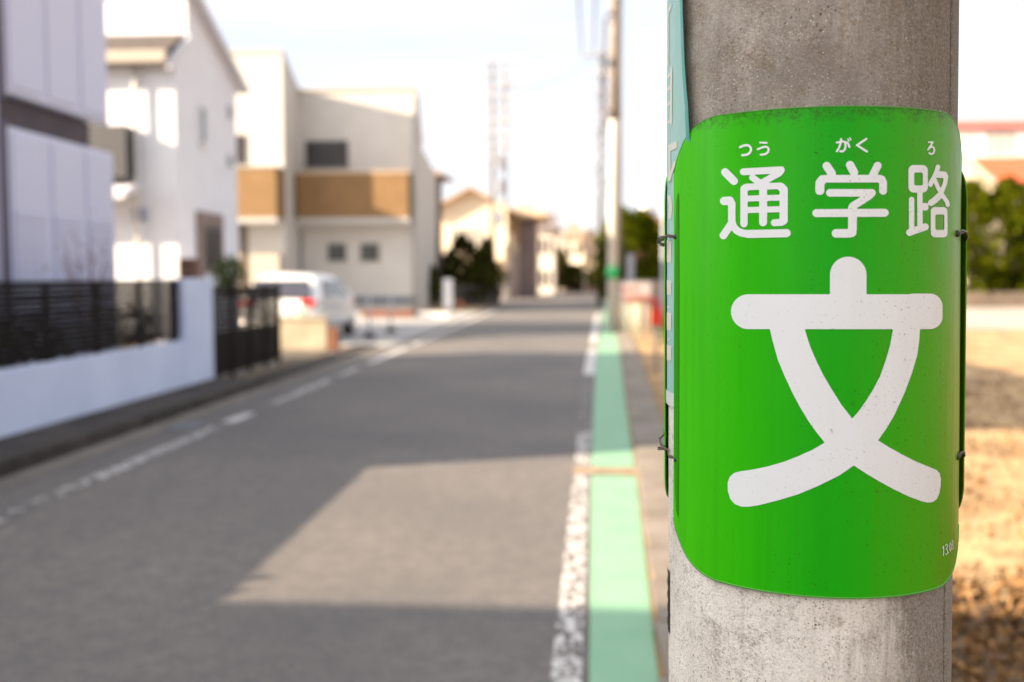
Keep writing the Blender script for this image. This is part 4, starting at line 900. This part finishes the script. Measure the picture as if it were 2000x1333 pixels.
Y3 = G(968, 590).y; x3 = PY(962, 400, Y3).x; h3 = PY(962, 122, Y3).z
p3 = upole(x3, Y3, h3, .17, 'tall concrete pole on the left side of the street with many crossarms', [(h3-.15, -.9, .7), (h3-.8, -.7, 1.1), (h3-1.5, -.3, 1.2), (h3-2.1, -.6, 1.0), (h3-2.8, -.3, 1.2), (h3-3.5, -.2, 1.1), (h3-4.2, -.5, 1.0), (h3-4.9, -.2, 1.1), (h3-5.6, -.2, .9)], tr=((h3-6.2, .45), (h3-7.6, .45), (h3-9.4, .4)), m=greypole)
x4 = PY(988, 400, Y3+16).x; p4 = upole(x4, Y3+16, PY(988, 130, Y3+16).z, .13, 'thinner pole standing behind the tall left pole', [(PY(988, 118, Y3+16).z-.2, -.7, 1.4), (PY(988, 160, Y3+16).z-.2, -.3, .9), (PY(988, 195, Y3+16).z, -.3, .8), (PY(988, 240, Y3+16).z, -.3, .8)], m=greypole)
x6 = PY(1143, 420, 88).x; upole(x6, 88, PY(1143, 300, 88).z, .15, 'distant slim pole left of the white pole', [(PY(1143, 345, 88).z, -.9, .9)])
wr = mat('wire_black', (.03, .03, .035), .6)
def wire(a, b, sag, label, r=.012):
    a = Vector(a); b = Vector(b); pts = [a.lerp(b, i/24)-Vector((0, 0, sag*4*(i/24)*(1-i/24))) for i in range(25)]
    tag(MB().path(pts, r, 5).build('overhead_wire', wr), label, 'wire', 'overhead wires')
z5 = PY(1172, 108, Y5).z
wire((PX2-1.0, PY2-.25, 9.8), (x5-.95, Y5-.3, z5), .5, 'overhead wire nearest the far-left end of the roadside crossarms', .03)
wire((PX2-.5, PY2-.25, 9.8), (x5-.4, Y5-.3, z5), .6, 'overhead wire second along the roadside crossarms', .03)
wire((PX2-.25, PY2-.2, 8.2), (x5+.1, Y5-.3, z5-2.2), .5, 'thick lower cable between the two right roadside poles', .035)
wire((PX2-.25, PY2-.2, 7.2), (x5+.1, Y5-.3, z5-4.2), .5, 'lowest thick cable between the two right roadside poles', .035)
wire((AX-.9, AY, 9.8), (PX2-1.0, PY2-.25, 9.8), .4, 'overhead wire from the foreground pole to the mid-distance pole')
wire((x5-.5, Y5, z5-.3), (x3+.4, Y3, h3-1.5), .5, 'faint wire crossing the street between right and left poles')
wire((x3+.4, Y3, h3-2.6), (x4, Y3+16, PY(988, 160, Y3+16).z), .3, 'wire joining the two left poles', .03)
# ------------------------------------------------------------------ right side
# red reflector post
g = G(1281, 728); o = thing('reflector_post', tuple(g), 'grey roadside post with red reflectors beside the foreground pole', 'post')
zt_ = PY(1279, 580, g.y).z
MB().tube(g, g+Vector((0, 0, zt_)), .028).build('post', mat('pinkish_grey_post', (.40, .36, .37), .5), o, smooth=True)
zr1 = PY(1279, 636, g.y).z; zr2 = PY(1279, 602, g.y).z
MB().box(g.x-.095, g.x+.095, g.y-.05, g.y-.028, zr1, zr2).build('reflector', mat('reflector_red', (.80, .035, .02), .3), o, bevel=.03)
MB().tube((g.x-.02, g.y-.05, zt_-.10), (g.x-.02, g.y-.03, zt_-.10), .10, n=20).build('reflector', mat('reflector_dull_red', (.45, .08, .07), .4), o)
# barricades
yel = mat('pale_yellow_pipe', (.38, .29, .14), .5); wht = mat('barrier_white', (.36, .32, .32), .5); red_ = mat('barrier_red', (.28, .10, .07), .5); aqua = mat('aqua_pipe', (.42, .55, .52), .5)
for i, (px, lab) in enumerate(((1232, 'roadside barricade with red and white board, nearest the pale pole'), (1252, 'roadside barricade with red and white board, nearer the reflector post'))):
    Yb = 25.5-i*3.0; cx_ = PY(px, 600, Yb).x; o = thing('barricade', (cx_, Yb, 0), lab, 'barricade', 'barricades on the right verge')
    z1_ = PY(px, 552, Yb).z; z0_ = PY(px, 588, Yb).z
    MB().box(cx_-.22, cx_+.22, Yb-.03, Yb, z0_+.12, z1_).build('board', wht, o, bevel=.01)
    MB().box(cx_-.22, cx_+.22, Yb-.032, Yb+.002, z0_, z0_+.115).build('red_band', red_, o)
    MB().box(cx_-.22, cx_-.06, Yb-.036, Yb-.031, z0_+.22, z1_-.1).build('red_band', red_, o)
    for k in range(5):
        x = cx_-.2+.1*k; MB().tube((x, Yb+.03, 0), (x, Yb+.03, z0_), .022, n=8).build('leg', (yel, aqua, yel, wht, yel)[k], o, smooth=True)
g = G(1232, 615); Yq = 28.5; q = PY(1232, 497, Yq); MB_ = MB().box(q.x-.10, q.x+.10, Yq, Yq+.12, 0, q.z)
tag(MB_.build('concrete_post', mat('blue_grey_post', (.30, .32, .38), .7), bevel=.01), 'blue-grey upright post behind the barricades', 'post')
Yq = 31.; a = PY(1216, 545, Yq); b = PY(1330, 545, Yq)
tag(MB().box(a.x, b.x, Yq, Yq+.2, 0, a.z-.05).build('bank_wall', mat('brown_block_wall', (.27, .21, .17), .9, (.36, .29, .24), 1.5), bevel=.02), 'brown retaining wall behind the barricades', 'wall')
q = PY(1297, 410, 30.2); tag(MB().tube((q.x, 30.2, 0), (q.x, 30.2, q.z), .06, n=10).build('steel_pole', mat('pole_bluegrey', (.4, .42, .46), .5)), 'slim grey pole just left of the foreground pole, before the conifers', 'pole')
# foliage
def leafmat(name, a, b, tr=.25):
    m, d = newmat(name, .75); g_ = d.new('ShaderNodeNewGeometry'); t = d.new('ShaderNodeTexCoord').outputs['Object']
    c = d.mix(g_.outputs['Random Per Island'], a, b); d.link(c, d.b.inputs['Base Color']); d.b.inputs['Specular IOR Level'].default_value = .05
    tl_ = d.new('ShaderNodeBsdfTranslucent'); d.link(c, tl_.inputs[0]); ms = d.new('ShaderNodeMixShader'); ms.inputs[0].default_value = tr
    d.link(d.b.outputs[0], ms.inputs[1]); d.link(tl_.outputs[0], ms.inputs[2]); d.link(ms.outputs[0], d.n.nodes['Material Output'].inputs[0]); return m
conif = leafmat('conifer_foliage', (.014, .028, .001), (.12, .135, .002)); darkf = leafmat('dark_evergreen_foliage', (.018, .026, .005), (.10, .095, .016)); shrubf = leafmat('shrub_foliage', (.05, .075, .025), (.13, .16, .05))
bark = mat('bark', (.10, .07, .05), .9, (.16, .12, .09), 8)
def leaves(n, fn, size):
    vs = np.empty((n*4, 3)); 
    for i in range(n):
        c = fn(); u = rng.normal(size=3); u /= np.linalg.norm(u); v = np.cross(u, rng.normal(size=3)); v /= np.linalg.norm(v)+1e-9
        s_ = size*(.6+.8*rng.random()); vs[i*4:(i+1)*4] = [c-u*s_, c-v*s_*.45, c+u*s_, c+v*s_*.45]
    m = MB(); m.v = [tuple(p) for p in vs]; m.f = [(4*i, 4*i+1, 4*i+2, 4*i+3) for i in range(n)]; return m
def crown(h0, h1, rad, prof, nclump, per, cl, size):
    """clumps spread over a body of revolution, then leaves round each clump"""
    cs = []
    for _ in range(nclump):
        u = rng.random()**.9; z = h0+(h1-h0)*u; r = rad*prof(u)*(.25+.8*rng.random()**.5); a = rng.random()*6.283
        cs.append((np.array([r*math.cos(a), r*math.sin(a), z]), cl*(.6+.8*rng.random())*(.5+.5*prof(u))))
    def fn():
        c, s_ = cs[int(rng.random()*len(cs))]; v = rng.normal(size=3); v /= np.linalg.norm(v); return c+v*s_*rng.random()**.45*np.array([1, 1, 1.25])
    return leaves(nclump*per, fn, size)
def tree(name, h, h0, rad, prof, lm, label, cat, group, nclump=60, per=70, cl=.5, size=.12, loc=(0, 0, 0)):
    o = thing(name, (0, 0, 0), label, cat, group)
    tk = MB().path([(0, 0, -.05), (.03, .02, h*.3), (-.02, .03, h*.6), (0, 0, h*.9)], [.13, .10, .07, .02], 8)
    for k in range(10):
        a = k*2.4; z = h0+(h-h0)*(.08+.08*k); r = rad*.75*prof(min(1, (z-h0)/(h-h0))); tk.path([(0, 0, z-.2), (r*.5*math.cos(a), r*.5*math.sin(a), z+.05), (r*math.cos(a), r*math.sin(a), z+.35)], [.04, .025, .008], 5)
    tk.build('trunk', bark, o, smooth=True); crown(h0, h, rad, prof, nclump, per, cl, size).build('crown', lm, o); o.location = loc; return o
cone = lambda u: max(.08, (1-u)**.62)*(.75+.25*min(1, u*6)); oval = lambda u: max(.15, math.sin(math.pi*min(1, .12+.88*u))**.6)
Yh = 51.; hs = []
base_t = [tree('conifer_tree', 5.6, .5, 1.75, oval, conif, 'x', 'tree', 'conifers in the row behind the vacant lot', 90, 80, .55, .13), tree('conifer_tree', 5.9, .4, 1.7, lambda u: oval(u)*(1-.3*u), conif, 'x', 'tree', 'conifers in the row behind the vacant lot', 90, 80, .5, .13)]
pxs = [1222, 1254, 1290, 1395, 1480, 1565, 1650, 1735, 1820, 1893, 1962, 2035]
labs = {0: 'conifer at the left end of the row, touching the pale pole', 1: 'second conifer from the left end, above the barricades', 2: 'third conifer of the row, at the foreground pole\'s left edge', 9: 'yellow-green conifer just right of the foreground pole', 10: 'bushy conifer in the row under the red-roofed house', 11: 'conifer of the row cut by the right picture edge'}
for i, px in enumerate(pxs):
    y = Yh+(i % 3)*.5-.5; x = PY(px, 560, y).x; s_ = (.82, .74, .80)[i] if i < 3 else 1.0
    s_ = s_*(1+.08*math.sin(i*2.1))
    lab = labs.get(i, '%s conifer of the row counted from the pale pole, behind the green sign' % {3: 'fourth', 4: 'fifth', 5: 'sixth', 6: 'seventh', 7: 'eighth', 8: 'ninth'}.get(i, '')); src = base_t[i % 2]
    if i < 2: o = src; o.location = (x, y, 0); o.scale = (s_*1.25, s_, s_); o['label'] = lab
    else: o = copy_tree(src, (x, y, 0), i*1.3, lab, scale=(s_*1.05, s_, s_))
tag(MB().box(PY(1860, 570, 49.2).x, PY(2060, 570, 49.2).x, 49.2, 49.4, 0, .75).build('low_wall', mat('dark_low_wall', (.11, .085, .065), .9, (.17, .13, .10), 1.5)), 'dark low wall at the foot of the right-hand conifers', 'wall')
# dark evergreens left
dk = tree('evergreen_tree', 4.6, .5, 1.35, lambda u: oval(u)*(1-.35*u), darkf, 'dark bushy evergreen over the block wall, tallest of the left group', 'tree', 'dark evergreens on the left of the street', 70, 70, .5, .13)
def put(o, px, py, Y, sc_, lab, first=False, rz=0):
    x = PY(px, py, Y).x
    if first: o.location = (x, Y, 0); o.scale = sc_; return o
    return copy_tree(o, (x, Y, 0), rz, lab, scale=sc_)
put(dk, 905, 560, 52, (.85, .85, .77), None, True)
put(dk, 945, 560, 50.5, (.85, .85, .62), 'dark rounded evergreen between the block wall and the left pole', rz=1); put(dk, 950, 560, 53, (.55, .55, .74), 'narrow dark evergreen immediately left of the left pole', rz=2)
put(dk, 878, 560, 54, (.6, .6, .62), 'dark evergreen partly hidden behind the cream house corner', rz=3); put(dk, 842, 590, 46.5, (.45, .45, .42), 'small dark shrub by the pale board', rz=4)
put(dk, 1090, 550, 94, (1.1, 1.1, .85), 'dark tree in the far street right of the grey house', rz=5); put(dk, 1120, 555, 92, (1.2, 1.2, .55), 'low dark tree overhanging the street end', rz=.5)
# plants on the pillar and behind the fence
def bush(name, loc, r, n, lm, label, size=.05, squash=1., stems=0, cat='plant'):
    o = thing(name, loc, label, cat); L_ = Vector(loc)
    def fn(): v = rng.normal(size=3); v /= np.linalg.norm(v); return np.array([L_.x, L_.y, L_.z+r*squash])+v*r*rng.random()**.4*np.array([1, 1, squash])
    leaves(n, fn, size).build('foliage', lm, o); s_ = MB()
    for k in range(5): s_.path([L_, L_+Vector((r*.4*math.cos(k*1.3), r*.4*math.sin(k*1.3), r*squash*1.2))], .01, 5)
    s_.build('stems', bark, o); return o
q = PX(425, 545, XW-.9); bush('potted_shrub', (q.x, q.y+.6, 1.15), .28, 350, shrubf, 'green leafy plant showing above the white pillar', .06, 1.3)
tw_ = thing('bare_shrub', (-5.6, 10.6, 0), 'leafless reddish shrub rising behind the slatted fence', 'shrub'); s_ = MB(); yy = 11.3
for k in range(16):
    a = k*.7; x = -5.7; s_.path([(x, yy, .1), (x+.10*math.cos(a), yy+.15*math.sin(a), 1.0), (x+.28*math.cos(a)*(.5+.5*random.random()), yy+.38*math.sin(a), 1.5+.55*random.random())], [.012, .008, .003], 4)
s_.build('stems', mat('red_twigs', (.22, .09, .10), .8), tw_); leaves(160, lambda: np.array([-5.7, 11.3, 1.6])+rng.normal(size=3)*np.array([.18, .25, .25]), .025).build('leaves', mat('red_twigs', (.22, .09, .10), .8), tw_)
for i, (yy, xx, lab) in enumerate(((12.9, -5.9, 'ochre shrub before the white house, behind the fence near the pillar'), (9.6, -5.5, 'dark shrub in the garden behind the slatted fence'))):
    bush('garden_shrub', (xx, yy, .1), .5, 700, (leafmat('ochre_foliage', (.13, .09, .03), (.28, .20, .07)), darkf)[i], lab, .05, 1.05)
for i, (yy, hh) in enumerate(((1.2, .93), (2.2, .86), (3.1, 1.0), (4.0, .84), (4.9, .95), (5.8, .88))):  # shrubs out of frame, added to roughen the shadow edge on the road
    bush('garden_shrub', (-5.45, yy, .1), .80*hh, 900, shrubf, 'unseen shrub added behind the slatted fence to soften its shadow, number %s along from the viewpoint' % ('one', 'two', 'three', 'four', 'five', 'six')[i], .05, 1.0)
q = PY(1297, 600, 21.); bush('verge_shrub', (1.95, 20.5, 0), .35, 500, shrubf, 'small green shrub on the verge beside the reflector post', .05, 1.2)
# right house with red roof
YR = 78.; hR = thing('house', (PY(1940, 400, YR).x, YR, 0), 'white house with red tiled roofs above the conifers on the right', 'house')
redt = mat('red_tiles', (.46, .085, .035), .6, (.58, .13, .06), 3, stretch=(3, 1, 1)); pinkf = mat('pink_fascia', (.62, .16, .15), .6); brightw = mat('bright_white_render', (.74, .71, .69), .8)
a = PY(1850, 250, YR); b = PY(2060, 250, YR); z0 = PY(1900, 325, YR).z
MB().box(a.x, b.x, YR, YR+7, z0-6, a.z).build('wall', brightw, hR)
zf = PY(1900, 240, YR-.6).z; MB().box(a.x-.5, b.x+.5, YR-.6, YR+7.5, a.z+.001, zf+.15).build('fascia', pinkf, hR)
hip(hR, a.x-.3, b.x+.3, YR-.4, YR+7.3, zf+.32, .5, .1, mat('pale_pink_roof', (.62, .45, .43), .6))
q0 = PY(1924, 254, YR); q1 = PY(1984, 306, YR); window(hR, 'Y', YR, q0.x, q1.x, q1.z, q0.z, white_fr, curtain, mull=2, fw=.1)
ze = PY(1900, 352, YR-3).z; zt2_ = PY(1950, 306, YR).z
MB().add([(a.x+2.0, YR, zt2_), (b.x+1, YR, zt2_), (b.x+1, YR-3.2, ze), (a.x+1.2, YR-3.2, ze), (a.x+2.0, YR, zt2_-.2), (b.x+1, YR, zt2_-.2), (b.x+1, YR-3.2, ze-.2), (a.x+1.2, YR-3.2, ze-.2)],
         [(3, 2, 1, 0), (4, 5, 6, 7), (0, 1, 5, 4), (1, 2, 6, 5), (2, 3, 7, 6), (3, 0, 4, 7)]).build('lower_roof', redt, hR)
MB().box(a.x+1.6, b.x+.9, YR-2.7, YR-.01, 0, ze-.22).build('wall', mat('brown_eaves_wall', (.18, .12, .10), .8), hR)  # brown wall below the eaves of the lower roof
# cream gabled barn roof in front of it
YG = 66.; o = thing('house', (PY(1890, 400, YG).x, YG, 0), 'pale cream house with plain sloping roof, in front of the red-roofed one', 'house')
a = PY(1850, 290, YG); b = PY(1975, 395, YG); ap = PY(1852, 285, YG); xl = ap.x-(b.x-ap.x)
MB().prism([(xl, YG, 0), (b.x-.3, YG, 0), (b.x-.3, YG, b.z), (ap.x, YG, ap.z-.1), (xl, YG, b.z)], (0, 8, 0)).build('wall', mat('pale_cream_render', (.66, .58, .46), .85, (.72, .64, .53), 1), o)
for sg in (-1, 1):
    xe = ap.x+sg*(b.x-ap.x+.2); ze_ = b.z-.15
    MB().prism([(ap.x, YG-.5, ap.z), (xe, YG-.5, ze_), (xe, YG-.5, ze_+.2), (ap.x, YG-.5, ap.z+.2)], (0, 9, 0)).build('roof', mat('cream_roof', (.66, .60, .52), .7), o)
# far tower left of the pole with orange roof house
q = PY(1262, 300, 140); o = thing('water_tower', (q.x, 140, 0), 'faint white tower far off, left of the foreground pole', 'tower')
MB().tube((q.x, 140, 0), (q.x, 140, q.z), .9, .7, 20).build('shaft', mat('tower_white', (.78, .76, .74), .7), o, smooth=True); MB().tube((q.x, 140, q.z), (q.x, 140, q.z+.6), .9, .5, 20).build('cap', mat('tower_white', (.78, .76, .74), .7), o)
far_house(1240, 1290, 440, 92, mat('orange_render', (.60, .30, .18), .8), mat('orange_roof', (.60, .22, .10), .7), 1.6, 'orange-roofed house peeping over the conifers, left of the foreground pole')
# person far down the road
g = G(1078, 569); px_, py_ = g.x, g.y; per = thing('person', (px_, py_, 0), 'person in dark jacket and blue trousers standing at the far end of the road', 'person')
def skin(name, joints, edges, m, par, root=0):
    me = bpy.data.meshes.new(name); me.from_pydata([tuple(j[:3]) for j in joints], edges, []); me.update(); me.materials.append(m)
    ob = bpy.data.objects.new(name, me); col.objects.link(ob); ob.parent = par; ob['_o'] = tuple(par['_o'])
    sk = ob.modifiers.new('skin', 'SKIN'); sk.use_smooth_shade = True
    for i, j in enumerate(joints): me.skin_vertices[0].data[i].radius = (j[3], j[4] if len(j) > 4 else j[3]); me.skin_vertices[0].data[i].use_root = (i == root)
    s2 = ob.modifiers.new('sub', 'SUBSURF'); s2.levels = s2.render_levels = 1; return ob
skinm = mat('skin_tone', (.48, .30, .21), .6)
J = [(0, 0, .92, .14, .10), (0, 0, 1.12, .13, .09), (0, 0, 1.36, .16, .10), (0, 0, 1.47, .055), (0, -.01, 1.60, .085, .10), (0, -.01, 1.70, .05),
     (.17, 0, 1.38, .06), (.23, .02, 1.12, .042), (.24, -.08, .90, .033), (.245, -.10, .82, .03), (-.17, 0, 1.38, .06), (-.23, .02, 1.12, .042), (-.24, -.06, .90, .033), (-.245, -.08, .82, .03),
     (.09, 0, .82, .085), (.10, -.02, .47, .06), (.10, .01, .09, .042), (.10, -.12, .035, .04), (-.09, 0, .82, .085), (-.10, .02, .47, .06), (-.11, .06, .09, .042), (-.11, -.06, .035, .04)]
Ed = [(0, 1), (1, 2), (2, 3), (3, 4), (4, 5), (2, 6), (6, 7), (7, 8), (8, 9), (2, 10), (10, 11), (11, 12), (12, 13), (0, 14), (14, 15), (15, 16), (16, 17), (0, 18), (18, 19), (19, 20), (20, 21)]
skin('body', J, Ed, skinm, per)
up_ = lambda ids, g_: [tuple(J[i][:3])+tuple(r_+g_ for r_ in J[i][3:]) for i in ids]
skin('jacket', up_([0, 1, 2, 6, 7, 8, 10, 11, 12], .025), [(0, 1), (1, 2), (2, 3), (3, 4), (4, 5), (2, 6), (6, 7), (7, 8)], mat('dark_jacket', (.015, .014, .018), .9), per)
skin('trousers', up_([0, 14, 15, 16, 18, 19, 20], .022), [(0, 1), (1, 2), (2, 3), (0, 4), (4, 5), (5, 6)], mat('blue_trousers', (.02, .035, .16), .9), per)
MB().ball((px_, py_+.015, 1.64), (.092, .105, .105)).build('hair', mat('black_hair', (.012, .01, .01), .7), per, smooth=True)
# ------------------------------------------------------------------ dry grass and leaf litter on the lot
strawm = leafmat('dry_grass', (.22, .13, .05), (.60, .42, .21), .2)
gv = []; gf = []; N = 26000
for i in range(N):
    y = 2.6+26*rng.random()**1.7; x = (.62+.022*y+.0)+ (7+y*.35)*rng.random()**1.15
    if x < .62+.022*y: continue
    if y < 4.6 and rng.random() < .75: continue
    h = .02+.07*rng.random()**2; a = rng.random()*6.283; l_ = .03+.06*rng.random(); w_ = .003+.006*rng.random()
    o_ = len(gv); dx, dy = math.cos(a), math.sin(a)
    gv += [(x-dy*w_, y+dx*w_, .002), (x+dy*w_, y-dx*w_, .002), (x+dx*l_, y+dy*l_, h)]; gf.append((o_, o_+1, o_+2))
mg = MB(); mg.v = gv; mg.f = gf; tag(mg.build('dry_grass', strawm, at=(3, 8, 0)), 'dry straw-coloured grass and litter covering the vacant lot on the right', 'grass', kind='stuff')
lm_ = leafmat('fallen_leaves', (.06, .028, .010), (.30, .17, .075), .1)
def litter():
    y = 2.8+(12*rng.random()**1.6 if rng.random() < .35 else 2.1*rng.random()); return np.array([.9+.03*y+5.5*rng.random(), y, .012+.03*rng.random()])
tag(leaves(12000, litter, .03).build('leaf_litter', lm_, at=(3, 8, 0)), 'brown fallen leaves scattered over the near part of the vacant lot', 'leaves', kind='stuff')
for o in bpy.data.objects:
    if '_o' in o: del o['_o']
